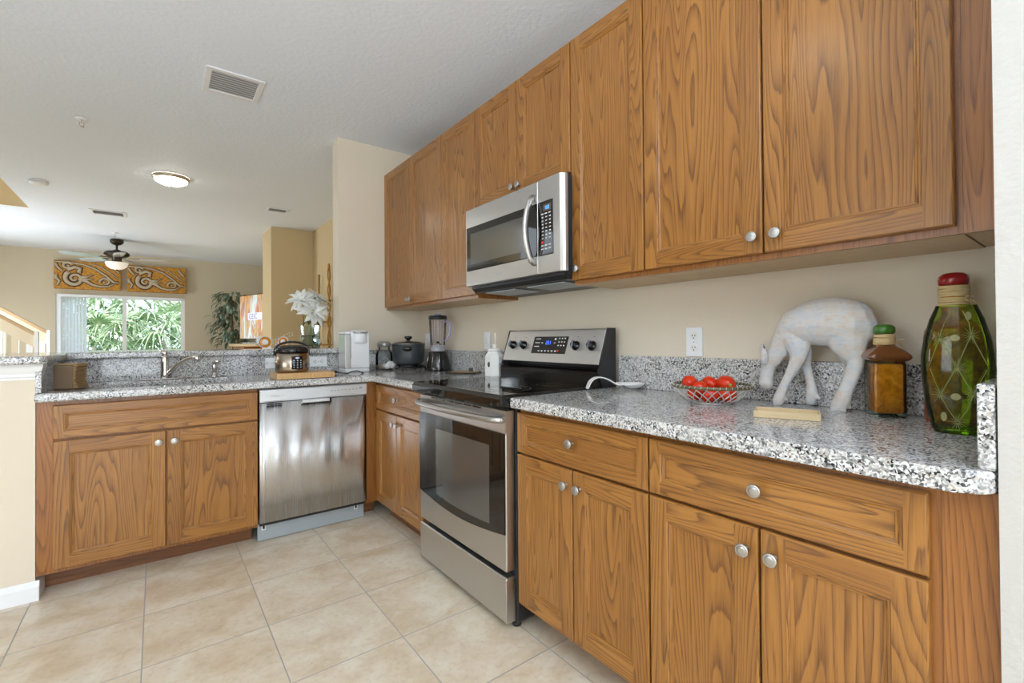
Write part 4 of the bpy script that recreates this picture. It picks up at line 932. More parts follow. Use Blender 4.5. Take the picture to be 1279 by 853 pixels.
# coffee maker
t_ = thing('coffee_maker', 'white single-serve coffee maker standing at the counter corner by the cream wall', 'coffee maker', (-0.620, 3.335, ZT), math.radians(-4))
t_.scale = (1.04, 0.86, 1.06)
m = MB(); loft(m, [sq(0.079, 0, 0.02, hy=0.118), sq(0.082, 0.006, 0.02, hy=0.122), sq(0.080, 0.024, 0.02, hy=0.120)]); m.build('base', WPL, t_)
m = MB(); m.prism([(-0.120, 0.0245), (-0.114, 0.262), (-0.095, 0.270), (0.02, 0.272), (0.10, 0.262), (0.119, 0.245), (0.119, 0.0245)], -0.046, 0.081, 'x'); m.build('housing', WPL, t_, bevel=0.010, seg=4)
m = MB(); m.prism([(-0.116, 0.0245), (-0.110, 0.250), (0.115, 0.250), (0.118, 0.0245)], -0.082, -0.047, 'x'); m.build('water_tank', mat('clear_grey_tank', (0.62, 0.60, 0.57), 0.12, coat=0.5), t_, bevel=0.006, seg=3)
m = MB(); m.prism([(-0.118, 0.251), (-0.112, 0.268), (0.112, 0.268), (0.118, 0.251)], -0.083, -0.047, 'x'); m.build('tank_lid', WPL, t_, bevel=0.004)
m = MB(); m.box(-0.051, -0.044, -0.1215, -0.1175, 0.09, 0.235); m.build('water_gauge', SSD, t_, bevel=0.001)
m = MB(); m.lathe([(0.040, 0.192), (0.044, 0.198), (0.044, 0.252), (0.040, 0.256)], (0.020, -0.100, 0), 32); m.build('brew_head', WPL, t_)
m = MB(); m.prism([(-0.128, 0.258), (-0.120, 0.272), (-0.04, 0.280), (0.03, 0.2735), (0.03, 0.2725), (-0.10, 0.2725)], -0.022, 0.062, 'x'); m.build('lid', TRIM, t_, bevel=0.003)
m = MB(); m.tube([(-0.026, -0.098, 0.262), (-0.022, -0.130, 0.262), (0.020, -0.148, 0.261), (0.062, -0.130, 0.262), (0.066, -0.098, 0.262)], 0.0055, 8); m.build('lift_handle', NICK, t_)

# rice cooker on cutting board
BM = oak('butcher_block', (0.66, 0.42, 0.19), (0.48, 0.24, 0.08), 0.25, 0.45)
t_ = thing('cutting_board', 'thick butcher-block cutting board under the rice cooker', 'cutting board', (-1.045, 3.005, ZT), math.radians(-1))
t_.scale = (0.92, 1, 1)
m = MB()
for i in range(13): m.box(-0.172+i*0.0265, -0.172+(i+1)*0.0265-0.0002, -0.115, 0.115, 0.003, 0.036, 'z')
m.build('block', BM, t_)
for x in (-0.14, 0.14):
    for y in (-0.08, 0.08): m = MB(); m.lathe([(0.010, 0), (0.010, 0.0029)], (x, y, 0), 12); m.build('foot', BLKM, t_)
t_ = thing('rice_cooker', 'round stainless rice cooker with black lid on the cutting board', 'rice cooker', (-1.100, 3.010, ZT+0.0365), math.radians(0))
t_.scale = (0.92, 0.92, 1.0)
RSS = mat('warm_polished_steel', (0.42, 0.35, 0.28), 0.24, 1.0)
m = MB(); m.lathe([(0.090, 0), (0.096, 0.006), (0.100, 0.014), (0.100, 0.118)], (0, 0, 0), 44); m.build('body', RSS, t_)
m = MB(); m.lathe([(0.103, 0.1185), (0.105, 0.124), (0.103, 0.138), (0.090, 0.152), (0.060, 0.160), (0.0001, 0.163)], (0, 0, 0), 44); m.build('lid', BLK, t_)
m = MB(); m.tube([(0.104*math.cos(a), 0.0, 0.128+0.052*math.sin(a)) if 0 < k < 20 else (0.104*math.cos(a), 0, 0.10) for k, a in enumerate([PI*k/20 for k in range(21)])], 0.007, 8); m.build('carry_handle', BLKM, t_)
m = MB()
for i in range(13):
    a = -PI/2-0.34+0.68*i/12+0.10
    for z in (0.020, 0.096): m.v.append((0.1012*math.cos(a), 0.1012*math.sin(a), z))
for i in range(12): m.face([2*i, 2*i+2, 2*i+3, 2*i+1], None, True)
pn = m.build('control_panel', BLK, t_); sd = pn.modifiers.new('s', 'SOLIDIFY'); sd.thickness = 0.002; sd.offset = 1
m = MB()
for i in range(3):
    for j in range(4):
        a = -PI/2-0.20+0.2*i+0.10; m.ell((0.1035*math.cos(a), 0.1035*math.sin(a), 0.032+0.013*j), (0.004, 0.004, 0.0032), 8, 5)
a = -PI/2+0.10; m.ell((0.1030*math.cos(a), 0.1030*math.sin(a), 0.086), (0.014, 0.003, 0.006), 10, 6)
m.build('buttons', mat('panel_keys', (0.45, 0.55, 0.70), 0.3), pn)
# black cord next to the board
m = MB(); pts = [(-0.86, 3.16, 0.006), (-0.80, 3.18, 0.012), (-0.77, 3.14, 0.006), (-0.74, 3.10, 0.004), (-0.71, 3.12, 0.014), (-0.67, 3.13, 0.018), (-0.64, 3.09, 0.004), (-0.66, 3.06, 0.004)]
cm = next(o for o in bpy.data.objects if o.name.startswith('coffee_maker')); bpy.context.view_layer.update()
m.tube([(x, y, CT1+z) for x, y, z in pts], 0.0036, 6); m.ell((-0.80, 3.185, CT1+0.014), (0.020, 0.012, 0.010), 10, 6); iv = cm.matrix_world.inverted(); m.v = [tuple(iv@Vector(p)) for p in m.v]; m.build('power_cord', BLKM, cm, label='black power cord lying on the granite')

# canister with spoon holder look
t_ = thing('ceramic_canister', 'white octagonal ceramic canister with lid on the counter left of the range', 'canister', (-0.118, 2.300, ZT), math.radians(22.5+10))
def octo(r, z): return [(r*math.cos(2*PI*k/8), r*math.sin(2*PI*k/8), z) for k in range(8)]
m = MB(); loft(m, [octo(0.055, 0), octo(0.063, 0.004), octo(0.063, 0.118), octo(0.054, 0.136), octo(0.044, 0.144), octo(0.044, 0.152)], smooth=False); m.build('jar', WHT, t_, bevel=0.002)
m = MB(); m.lathe([(0.046, 0.1525), (0.047, 0.158), (0.034, 0.168), (0.014, 0.172), (0.010, 0.178), (0.014, 0.188), (0.010, 0.194), (0.0001, 0.196)], (0, 0, 0), 28); ld = m.build('lid', WHT, t_)
m = MB(); m.tube([(0.0, -0.004, 0.195), (0.002, -0.004, 0.262)], 0.0045, 8); m.build('spout_stem', WHT, ld)
m = MB(); m.ell((-0.0575, 0.012, 0.074), (0.004, 0.011, 0.017), 12, 8); m.build('crest', mat('black_crest', (0.05, 0.045, 0.04), 0.4), t_)
# trivet
t_ = thing('trivet', 'low black metal trivet with tan insert lying between blender and canister', 'trivet', (-0.135, 2.635, ZT), math.radians(-52))
m = MB()
m.tube([(0.10*c, 0.06*s, 0.006) for c, s in ((-1, -1), (1, -1), (1, 1), (-1, 1))], 0.004, 6, True)
for x in (-0.10, 0.10):
    for y in (-0.06, 0.06): m.tube([(x, y, 0.006), (x, y, 0.0)], 0.004, 6)
m.tube([(-0.10, 0.06, 0.006), (-0.13, 0.06, 0.010), (-0.14, 0.02, 0.012)], 0.0035, 6); m.build('frame', BLKM, t_)
m = MB(); m.box(-0.094, 0.094, -0.054, 0.054, 0.005, 0.009); m.build('insert', mat('tan_cork', (0.50, 0.30, 0.12), 0.6), t_)
m = MB(); m.box(0.02, 0.05, 0.048, 0.055, 0.0095, 0.034); m.build('tab_handle', BLKM, t_, bevel=0.002)

# napkin stack by the side splash
NAPM = mat('kraft_paper', (0.17, 0.115, 0.07), 0.65)
t_ = thing('napkin_stack', 'stack of folded brown paper napkins standing left of the sink', 'napkins', (-2.070, 3.045, ZT), math.radians(-22))
rnd = random.Random(6)
m = MB(); n = 12
m.box(-0.050, 0.030, -0.040, 0.052, 0.001, 0.118, 'x'); m.build('napkin_block', NAPM, t_, bevel=0.010, seg=3)
m = MB()
for i in range(n):
    z = 0.006+i*0.0094; j = rnd.uniform(-0.002, 0.002); k = 0.010*math.sin(i/n*PI)
    m.box(0.026, 0.047-k+j, -0.037+j, 0.050+j, z, z+0.0078)
m.build('folded_edges', mat('kraft_paper_light', (0.30, 0.19, 0.085), 0.65), t_, bevel=0.0022)
m = MB(); m.prism([(-0.046, -0.036), (0.040, -0.034), (0.044, 0.048), (-0.044, 0.050)], 0.1185, 0.1225); m.build('top_sheet', mat('kraft_top', (0.38, 0.24, 0.10), 0.6), t_)
m = MB(); m.prism([(-0.058, -0.046), (0.056, -0.046), (0.056, 0.06), (-0.058, 0.06)], 0.0, 0.0009); m.build('holder_base', mat('brown_felt', (0.16, 0.11, 0.07), 0.7), t_)

# ------------------------------------------------------------------ on the bar
ZB = 1.0805
WPET = mat('white_petal', (0.86, 0.86, 0.80), 0.45, sub=0.1); YCEN = mat('yellow_green_centre', (0.62, 0.66, 0.20), 0.6); LEAFD = mat('dark_leaf', (0.055, 0.12, 0.035), 0.4)
t_ = thing('flower_vase', 'square clear glass vase of large white silk flowers on the raised bar', 'vase', (-0.846, 3.64, ZB+0.0005), math.radians(12))
VG = thinglass('blue_green_glass', (0.78, 0.88, 0.90), 0.4)
m = MB(); loft(m, [sq(0.046, 0.0), sq(0.050, 0.004), sq(0.054, 0.168)], (True, False)); m.build('glass_vessel', VG, t_)
m = MB(); loft(m, [sq(0.040, 0.014, 0.004), sq(0.042, 0.095, 0.004)], (True, True)); m.build('water', thinglass('water_tint', (0.86, 0.93, 0.93), 0.3), t_)
def petal(m, base, d, L, wd_, droop, up):
    d = d.normalized(); s = d.cross(up).normalized(); n_ = s.cross(d); b = len(m.v); N = 6
    for i in range(N+1):
        u_ = i/N; c = base+d*L*u_+n_*(-droop*u_*u_+0.012*math.sin(PI*u_)); w_ = wd_*math.sin(PI*min(1, 0.12+u_*0.88))**0.8*(1 if u_ < 1 else 0)
        m.v += [tuple(c-s*w_+n_*w_*0.25), tuple(c-n_*0.002), tuple(c+s*w_+n_*w_*0.25)]
    for i in range(N):
        for k in (0, 1): m.face([b+i*3+k, b+i*3+k+1, b+(i+1)*3+k+1, b+(i+1)*3+k], None, True)
rnd = random.Random(12)
heads = [((0.000, -0.055, 0.270), (0.05, -1, 0.35), 0.130), ((-0.055, -0.01, 0.345), (-0.5, -0.6, 0.7), 0.112), ((0.055, 0.0, 0.355), (0.45, -0.5, 0.8), 0.120)]
for c, ax, L in heads:
    c = Vector(c); ax = Vector(ax).normalized(); q = ax.to_track_quat('Z', 'Y'); m = MB()
    for ring, (n_, el, ln) in enumerate(((11, 0.05, 1.0), (10, 0.45, 0.88), (7, 0.9, 0.6))):
        for k in range(n_):
            a = 2*PI*(k+0.5*ring)/n_+rnd.uniform(-.12, .12); e = el+rnd.uniform(-0.15, 0.15)
            petal(m, c, q@Vector((math.cos(a)*math.cos(e), math.sin(a)*math.cos(e), math.sin(e))), L*ln*rnd.uniform(0.9, 1.1), L*0.15, L*0.16, ax)
    fl = m.build('flower_head', WPET, t_); sd = fl.modifiers.new('s', 'SOLIDIFY'); sd.thickness = 0.0012
    m = MB(); m.ell(c+ax*0.006, 0.014, 12, 8); m.build('flower_centre', YCEN, fl)
    m = MB(); m.tube([tuple(c-ax*0.004), (c.x*0.4, c.y*0.3, 0.16), (-c.x*0.35+0.01, 0.0, 0.02)], 0.0032, 6); m.build('stem', mat('green_stem', (0.36, 0.42, 0.12), 0.5), t_)
m = MB()
for k in range(8):
    a = rnd.uniform(0, 2*PI); petal(m, Vector((0.02*math.cos(a), 0.02*math.sin(a), 0.19)), Vector((math.cos(a), math.sin(a), rnd.uniform(-0.1, 0.6))), rnd.uniform(0.05, 0.10), 0.013, 0.03, Vector((0, 0, 1)))
lf = m.build('leaves', LEAFD, t_); sd = lf.modifiers.new('s', 'SOLIDIFY'); sd.thickness = 0.001

# beaded ornament with amber medallions
AMED = mat('amber_medallion', (0.60, 0.20, 0.006), 0.25, coat=0.3); BEAD = mat('pearl_bead', (0.80, 0.78, 0.74), 0.2, coat=0.4)
t_ = thing('beaded_ornament', 'white beaded ornament with two amber medallions on the raised bar behind the rice cooker', 'ornament', (-1.085, 3.60, ZB+0.0005), math.radians(-6))
def medal(cx_, cz_, r, rot):
    m = MB(); m.lathe([(0.0001, -0.004), (r*0.8, -0.004), (r, -0.001), (r, 0.004), (0.0001, 0.004)], (0, 0, 0), 28, 'y'); d = m.build('medallion', AMED, t_, fixn=True); d.location = (cx_, 0, cz_); d.rotation_euler = (math.radians(-8), 0, rot)
    m = MB()
    for k in range(8):
        a = 2*PI*k/8; m.ell((r*0.36*math.cos(a), -0.0048, r*0.36*math.sin(a)), (r*0.20, 0.002, r*0.20), 8, 5)
    m.ell((0, -0.0062, 0), (r*0.16, 0.003, r*0.16), 8, 6); m.build('painted_flower', WHT, d)
    m = MB()
    for k in range(30):
        a = 2*PI*k/30; m.ell(((r+0.004)*math.cos(a), 0, (r+0.004)*math.sin(a)), 0.0042, 7, 5)
    m.build('bead_rim', BEAD, d)
medal(-0.060, 0.047, 0.036, 0.1); medal(0.052, 0.050, 0.030, -0.55)
m = MB()
for s in (0, 1, 2, 3):
    for k in range(14):
        u_ = k/13; m.ell((-0.115+0.23*u_, 0.012+0.01*s, 0.030+0.016*s+0.022*math.sin(u_*PI*2+s*0.6)+0.012*u_*(s > 1)), 0.0045, 7, 5)
m.build('beadwork', BEAD, t_)
m = MB(); m.prism([(0.08*math.cos(2*PI*k/20), 0.028*math.sin(2*PI*k/20)) for k in range(20)], 0, 0.008); m.build('foot', BEAD, t_)

# ------------------------------------------------------------------ ceiling fixtures
DOME = mat('lit_dome', (0.9, 0.88, 0.82), 0.3, emit=(1.0, 0.95, 0.86), estr=12.0); BRASS = mat('satin_nickel_brass', (0.55, 0.47, 0.33), 0.3, 0.9)
def dome(label, x, y, r, pw):
    t_ = thing('ceiling_light', label, 'ceiling light', (x, y, ZC-0.001))
    m = MB(); m.lathe([(r, 0), (r+0.006, -0.010), (r, -0.026), (r-0.012, -0.030)], (0, 0, 0), 40, cap=False); m.build('rim', BRASS, t_, fixn=True)
    m = MB(); m.lathe([(r-0.010, -0.026), (r*0.86, -0.046), (r*0.6, -0.066), (r*0.3, -0.078), (0.012, -0.081), (0.0001, -0.082)], (0, 0, 0), 40, cap=False); m.build('glass_dome', DOME, t_)
    m = MB(); m.lathe([(0.010, -0.081), (0.008, -0.090), (0.0001, -0.093)], (0, 0, 0), 12); m.build('finial', BRASS, t_)
dome('flush dome ceiling light glowing above the space behind the bar', -1.635, 5.32, 0.140, 14)
dome('flush dome ceiling light above the kitchen floor near the camera', -1.62, 0.94, 0.140, 20)
VENTM = mat('vent_white', (0.82, 0.82, 0.84), 0.4); VDK = mat('vent_dark', (0.40, 0.40, 0.41), 0.6)
def vent(label, x0, x1, y0, y1, n, rows=1, along='x'):
    t_ = thing('ceiling_vent', label, 'vent', ((x0+x1)/2, (y0+y1)/2, ZC-0.0005)); hx, hy = (x1-x0)/2, (y1-y0)/2; f = 0.03 if hx > 0.12 else 0.018
    m = MB(); m.box(-hx, hx, -hy, -hy+f, -0.008, 0); m.box(-hx, hx, hy-f, hy, -0.008, 0); m.box(-hx, -hx+f, -hy+f, hy-f, -0.008, 0); m.box(hx-f, hx, -hy+f, hy-f, -0.008, 0); m.build('frame', VENTM, t_, bevel=0.002)
    m = MB(); m.box(-hx+f, hx-f, -hy+f, hy-f, -0.0015, -0.0005); m.build('backing', VDK, t_)
    for i in range(n):
        y = -hy+f+(2*hy-2*f)*(i+0.5)/n; w_ = (hy-f)/n*0.62; m = MB(); m.prism([(y-w_, -0.0075), (y+w_, -0.003), (y+w_, -0.0022), (y-w_, -0.0067)], -hx+f, hx-f, 'x'); m.build('slat', VENTM, t_)
vent('large white louvred air vent in the kitchen ceiling', -1.525, -1.232, 3.03, 3.335, 9)
vent('wide white air vent in the ceiling in front of the fan', -2.360, -2.030, 7.12, 7.36, 6)
vent('small white vent in the ceiling near the corner wall', -0.730, -0.515, 5.87, 6.03, 4)
t_ = thing('smoke_detector', 'round white smoke detector on the ceiling near the stair opening', 'smoke detector', (-2.63, 6.18, ZC-0.0005))
m = MB(); m.lathe([(0.070, 0), (0.070, -0.012), (0.060, -0.030), (0.030, -0.036), (0.0001, -0.036)], (0, 0, 0), 30); m.build('housing', VENTM, t_, fixn=True)
m = MB(); m.lathe([(0.071, -0.012), (0.0715, -0.014), (0.071, -0.016)], (0, 0, 0), 30, cap=False); m.build('seam', VDK, t_)
def sprinkler(label, x, y):
    t_ = thing('fire_sprinkler', label, 'sprinkler', (x, y, ZC-0.0005))
    m = MB(); m.lathe([(0.036, 0), (0.034, -0.006), (0.014, -0.010), (0.0001, -0.010)], (0, 0, 0), 24); m.build('escutcheon', TRIM, t_, fixn=True)
    m = MB(); m.tube([(0, 0, -0.010), (0, 0, -0.028)], 0.006, 8); m.tube([(-0.012, 0, -0.024), (-0.010, 0, -0.045), (0, 0, -0.052), (0.010, 0, -0.045), (0.012, 0, -0.024)], 0.0022, 6); m.build('frame_arms', CHR, t_)
    m = MB(); m.lathe([(0.016, -0.052), (0.016, -0.054), (0.0001, -0.0545)], (0, 0, 0), 16); m.build('deflector', CHR, t_, fixn=True)
sprinkler('small white fire sprinkler in the kitchen ceiling left of the large vent', -2.148, 4.275)
sprinkler('small white fire sprinkler in the ceiling just before the fan', -2.205, 8.52)
# ceiling fan
BRZ = mat('oil_rubbed_bronze', (0.055, 0.040, 0.032), 0.35, 0.6); BLADE = mat('fan_blade_window_sheen', (0.42, 0.47, 0.46), 0.2, coat=0.6)  # pale teal of the blades is window reflection put into the base colour
t_ = thing('ceiling_fan', 'bronze ceiling fan with blades coloured pale as if reflecting the window and bowl light in the living room', 'ceiling fan', (-2.214, 9.07, ZC))
m = MB(); m.lathe([(0.082, -0.02), (0.080, -0.045), (0.055, -0.075), (0.020, -0.090), (0.0001, -0.090)], (0, 0, 0), 28); m.lathe([(0.070, 0), (0.082, -0.021)], (0, 0, 0), 28); m.build('canopy', BRZ, t_, fixn=True)
m = MB(); m.tube([(0, 0, -0.088), (0, 0, -0.165)], 0.013, 10); m.build('downrod', BRZ, t_)
m = MB(); m.lathe([(0.0001, -0.150), (0.030, -0.155), (0.055, -0.175), (0.125, -0.185), (0.150, -0.205), (0.150, -0.235), (0.120, -0.258), (0.070, -0.266), (0.055, -0.290), (0.060, -0.330), (0.040, -0.345), (0.0001, -0.346)], (0, 0, 0), 36, cap=False); m.build('motor_housing', BRZ, t_, fixn=True)
for k in range(5):
    a = math.radians(-12+72*k); c, s = math.cos(a), math.sin(a); q = Matrix.Rotation(a, 3, 'Z') @ Matrix.Rotation(math.radians(11), 3, 'X')
    m = MB(); P_ = [(0.21, -0.050), (0.30, -0.062), (0.50, -0.070), (0.60, -0.066), (0.64, -0.035), (0.65, 0), (0.64, 0.035), (0.60, 0.066), (0.50, 0.070), (0.30, 0.062), (0.21, 0.050)]
    m.prism(P_, -0.004, 0.004); m.v = [tuple(q@Vector(p)+Vector((0, 0, -0.285))) for p in m.v]; m.build('blade', BLADE, t_)
    m = MB(); m.prism([(0.07, -0.014), (0.16, -0.012), (0.21, -0.035), (0.27, -0.030), (0.27, 0.030), (0.21, 0.035), (0.16, 0.012), (0.07, 0.014)], 0.005, 0.010); m.v = [tuple(q@Vector(p)+Vector((0, 0, -0.285))) for p in m.v]; m.build('blade_iron', BRZ, t_)
m = MB(); m.lathe([(0.135, -0.347), (0.136, -0.355), (0.120, -0.400), (0.080, -0.436), (0.030, -0.450), (0.0001, -0.452)], (0, 0, 0), 36); m.build('glass_bowl', mat('frosted_bowl', (0.80, 0.77, 0.70), 0.4, emit=(1, 0.93, 0.8), estr=0.35), t_, fixn=True)
m = MB(); m.lathe([(0.014, -0.450), (0.010, -0.468), (0.0001, -0.474)], (0, 0, 0), 12); m.build('finial', BRZ, t_)

# ------------------------------------------------------------------ living room: valances, blinds, TV, plant, stairs, rack
def baroque(m, W, H, s=1):
    """raised acanthus scroll: curves in the (x,z) plane"""
    def sp(cx_, cz_, r0, turns, a0, dirn=1, w_=0.016):
        pts, rr = [], []
        N = 34
        for i in range(N):
            u_ = i/(N-1); a = a0+dirn*turns*2*PI*u_; r = r0*(1-0.88*u_); pts.append((cx_+r*math.cos(a), 0, cz_+r*math.sin(a))); rr.append(w_*(1-0.6*u_))
        m.tube(pts, rr, 6)
    def cv(P_, w0, w1):
        N = len(P_); m.tube([(x, 0, z) for x, z in P_], [w0+(w1-w0)*i/(N-1) for i in range(N)], 6)
    return sp, cv
GOLDB = mat('gold_ground', (0.50, 0.22, 0.02), 0.6); t = NT(GOLDB); v = t.coords('Object'); n = t.noise(v, 30, 3, 0.6); t.col(t.ramp(n, [(0.35, (0.34, 0.13, 0.015)), (0.6, (0.60, 0.29, 0.03))]))
STON = mat('stone_scroll', (0.50, 0.41, 0.28), 0.7); DKL = mat('dark_outline', (0.07, 0.04, 0.025), 0.7)
def valance(label, x0, x1):
    W = x1-x0; H = 0.46; t_ = thing('window_valance', label, 'valance', (x0, YF-0.11, 2.015), 0)
    m = MB(); m.box(0, W, 0, 0.10, 0, H); m.build('board', GOLDB, t_, bevel=0.006)
    for nm, mt, dy, sc in (('scroll_outline', DKL, -0.001, 1.6), ('scroll_ornament', STON, -0.010, 1.0)):
        m = MB(); sp, cv = baroque(m, W, H)
        sp(0.30*W, 0.17, 0.125, 1.6, 2.2, 1, 0.034*sc); sp(0.19*W, 0.37, 0.065, 1.2, 0.5, 1, 0.024*sc); sp(0.76*W, 0.13, 0.075, 1.2, 3.3, -1, 0.020*sc)
        cv([(0.20*W, 0.31), (0.30*W, 0.36), (0.38*W, 0.34), (0.36*W, 0.27)], 0.026*sc, 0.030*sc)
        cv([(0.36*W, 0.17), (0.46*W, 0.14), (0.56*W, 0.08), (0.68*W, 0.05), (0.80*W, 0.06), (0.90*W, 0.11)], 0.030*sc, 0.010*sc)
        cv([(0.38*W, 0.20), (0.48*W, 0.20), (0.58*W, 0.25)], 0.022*sc, 0.008*sc); cv([(0.40*W, 0.17), (0.50*W, 0.165), (0.58*W, 0.17)], 0.018*sc, 0.007*sc)
        cv([(0.02*W, 0.40), (0.06*W, 0.34), (0.12*W, 0.28)], 0.022*sc, 0.014*sc); cv([(0.02*W, 0.22), (0.03*W, 0.17), (0.08*W, 0.12), (0.05*W, 0.05)], 0.030*sc, 0.014*sc)
        cv([(0.02*W, 0.432), (0.25*W, 0.428), (0.42*W, 0.41), (0.60*W, 0.35), (0.76*W, 0.25), (0.88*W, 0.14), (0.97*W, 0.13)], 0.011*sc, 0.020*sc)
        cv([(0.52*W, 0.43), (0.70*W, 0.38), (0.84*W, 0.29), (0.97*W, 0.19)], 0.008*sc, 0.011*sc); cv([(0.86*W, 0.42), (0.97*W, 0.30)], 0.016*sc, 0.02*sc)
        m.v = [(min(max(p[0], 0.004), W-0.004), p[1]*0.30+dy, min(max(p[2], 0.006), H-0.006)) for p in m.v]
        m.build(nm, mt, t_)
valance('gold valance with carved scrolls above the left half of the far window', -3.070, -2.235)
valance('gold valance with carved scrolls above the right half of the far window', -2.150, -1.310)
t_ = thing('vertical_blinds', 'white vertical blinds gathered at the left of the far window', 'blinds', (WX0+0.06, YF-0.03, WZ0))
m = MB(); m.box(0, 1.62, -0.03, 0.01, 0.955, 0.995); m.build('head_rail', TRIM, t_)
BW = bpy.data.materials.new('blind_white'); BW.use_nodes = True; bt = BW.node_tree; bt.nodes.clear()
bo = bt.nodes.new('ShaderNodeOutputMaterial'); bmx = bt.nodes.new('ShaderNodeMixShader'); bd = bt.nodes.new('ShaderNodeBsdfDiffuse'); btl = bt.nodes.new('ShaderNodeBsdfTranslucent')
bd.inputs[0].default_value = (0.9, 0.9, 0.92, 1); btl.inputs[0].default_value = (0.90, 0.92, 0.95, 1); bmx.inputs[0].default_value = 0.6
bt.links.new(bd.outputs[0], bmx.inputs[1]); bt.links.new(btl.outputs[0], bmx.inputs[2]); bt.links.new(bmx.outputs[0], bo.inputs[0])
for i in range(8):
    m = MB(); x = 0.02+i*0.040; m.prism([(x-0.012, -0.030), (x+0.020, 0.010), (x+0.019, 0.012), (x-0.013, -0.028)], 0.02, 0.955); m.build('slat', BW, t_)
# television: turned towards the sofa
TD = Vector((0.245, -0.80)).normalized(); TRZ = math.atan2(TD.y, TD.x)
t_ = thing('television', 'flat television showing a colourful advert, half hidden by the niche wall', 'television', (-0.585, 9.35, 1.085), TRZ)
m = MB(); m.box(0, 1.28, 0.0, 0.045, 0.075, 0.835); m.build('casing', BLK, t_, bevel=0.005)
SCR = mat('tv_picture', (0.3, 0.2, 0.1), 0.3); t = NT(SCR); v = t.coords('Object', (5.5, 1, 1.3)); n = t.noise(v, 1.6, 3, 0.6, 1.2)
pc = t.ramp(n, [(0.28, (0.25, 0.14, 0.12)), (0.40, (0.50, 0.19, 0.08)), (0.47, (0.60, 0.36, 0.08)), (0.53, (0.42, 0.30, 0.32)), (0.62, (0.62, 0.68, 0.62))])
t.col(pc); t.l(pc, t.b.inputs['Emission Color']); t.b.inputs['Emission Strength'].default_value = 0.35
m = MB(); m.box(0.012, 1.268, -0.002, 0.001, 0.088, 0.822); sc_ = m.build('screen', SCR, t_)
m = MB(); m.box(0.30, 0.78, -0.0035, -0.0019, 0.40, 0.52); m.build('caption_box', mat('caption_pale', (0.75, 0.75, 0.85), 0.5, emit=(0.7, 0.72, 0.85), estr=0.4), sc_)
text('caption_letters', 'GEIC', mat('caption_violet', (0.25, 0.22, 0.45), 0.5), sc_, 0.13, (0.335, -0.0036, 0.458), (PI/2, 0, 0))
m = MB(); m.box(0.30, 0.98, -0.10, 0.14, 0.0005, 0.018); m.box(0.58, 0.70, 0.0, 0.05, 0.016, 0.09); m.build('stand', NICK, t_, bevel=0.004)
t_ = thing('media_console', 'tan curved-top console under the television', 'console', (-0.42, 8.95, 0))
m = MB(); m.prism([(0.36*math.cos(a)*1.0, 0.85*math.sin(a)) for a in [2*PI*k/30 for k in range(30)]], 1.045, 1.084); m.build('top', mat('tan_wood', (0.55, 0.40, 0.22), 0.35), t_, bevel=0.008)
m = MB(); m.box(-0.24, 0.26, -0.62, 0.62, 0.0, 1.045, 'z'); m.build('cabinet_body', OAKR, t_)
# leafy plant behind the television
PLF = mat('plant_leaf', (0.10, 0.17, 0.10), 0.3, coat=0.5); t = NT(PLF); v = t.coords('Object'); n = t.noise(v, 9, 2); t.col(t.ramp(n, [(0.35, (0.05, 0.10, 0.06)), (0.55, (0.13, 0.20, 0.12)), (0.7, (0.33, 0.40, 0.33))]))
t_ = thing('leafy_plant', 'tall leafy green plant standing behind the television', 'plant', (-0.62, 10.05, 0))
m = MB(); m.lathe([(0.13, 0), (0.16, 0.28), (0.17, 0.30), (0.15, 0.30), (0.14, 0.26)], (0, 0, 0), 24); m.build('pot', mat('clay_pot', (0.35, 0.18, 0.09), 0.6), t_)
m = MB(); m.tube([(0, 0, 0.25), (0.02, 0, 0.9), (-0.02, 0, 1.9)], 0.018, 8); rnd = random.Random(8)
for k in range(16):
    z = 1.0+k*0.06; a = rnd.uniform(0, 6.28); m.tube([(0, 0, z), (0.15*math.cos(a), 0.15*math.sin(a), z+0.08), (0.27*math.cos(a), 0.27*math.sin(a), z+0.02)], 0.005, 4)
m.build('stems', mat('brown_stem', (0.16, 0.10, 0.05), 0.6), t_)
m = MB()
for k in range(230):
    a = rnd.uniform(0, 2*PI); r = rnd.uniform(0.08, 0.30); z = rnd.uniform(1.06, 2.05); r *= 0.65+0.5*math.sin(PI*min(1, (z-0.98)/1.12))
    d = Vector((math.cos(a), math.sin(a), rnd.uniform(-1.3, 0.1))); petal(m, Vector((r*math.cos(a), r*math.sin(a), z)), d, rnd.uniform(0.11, 0.18), 0.030, 0.05, Vector((0, 0, 1)))
lf = m.build('foliage', PLF, t_); sd = lf.modifiers.new('s', 'SOLIDIFY'); sd.thickness = 0.001

# stair railing at the far left
STR = mat('stair_cream', (0.72, 0.62, 0.46), 0.5)
def railing(label, y, xe, ze, posts):
    t_ = thing('stair_railing', label, 'railing', (xe, y, 0)); sl = -0.725
    m = MB(); m.prism([(0.0, ze), (0, ze-0.05), (-1.6, ze-0.05-sl*1.6), (-1.6, ze-sl*1.6)], -0.035, 0.035, 'y'); m.build('handrail', oak('rail_tan%d' % int(y*10), (0.60, 0.42, 0.25), (0.45, 0.28, 0.14), 0.2), t_, bevel=0.006)
    m = MB(); m.prism([(0.0, ze-0.052), (0, ze-0.20), (-1.6, ze-0.20-sl*1.6), (-1.6, ze-0.052-sl*1.6)], -0.02, 0.02, 'y'); m.build('rail_panel', STR, t_)
    for i in range(posts):
        x = -0.05-i*0.13; m = MB(); m.box(x-0.028, x+0.028, -0.018, 0.018, 0.0, ze-0.18-x*(-sl) if False else ze-0.19+x*sl, 'z'); m.build('baluster_and_light_gap', STR if i % 2 else TRIM, t_)  # white bars stand in for window light showing between the cream balusters
    m = MB(); m.box(0.0, 0.035, -0.04, 0.04, 0, ze+0.005); m.build('newel_post', TRIM, t_)
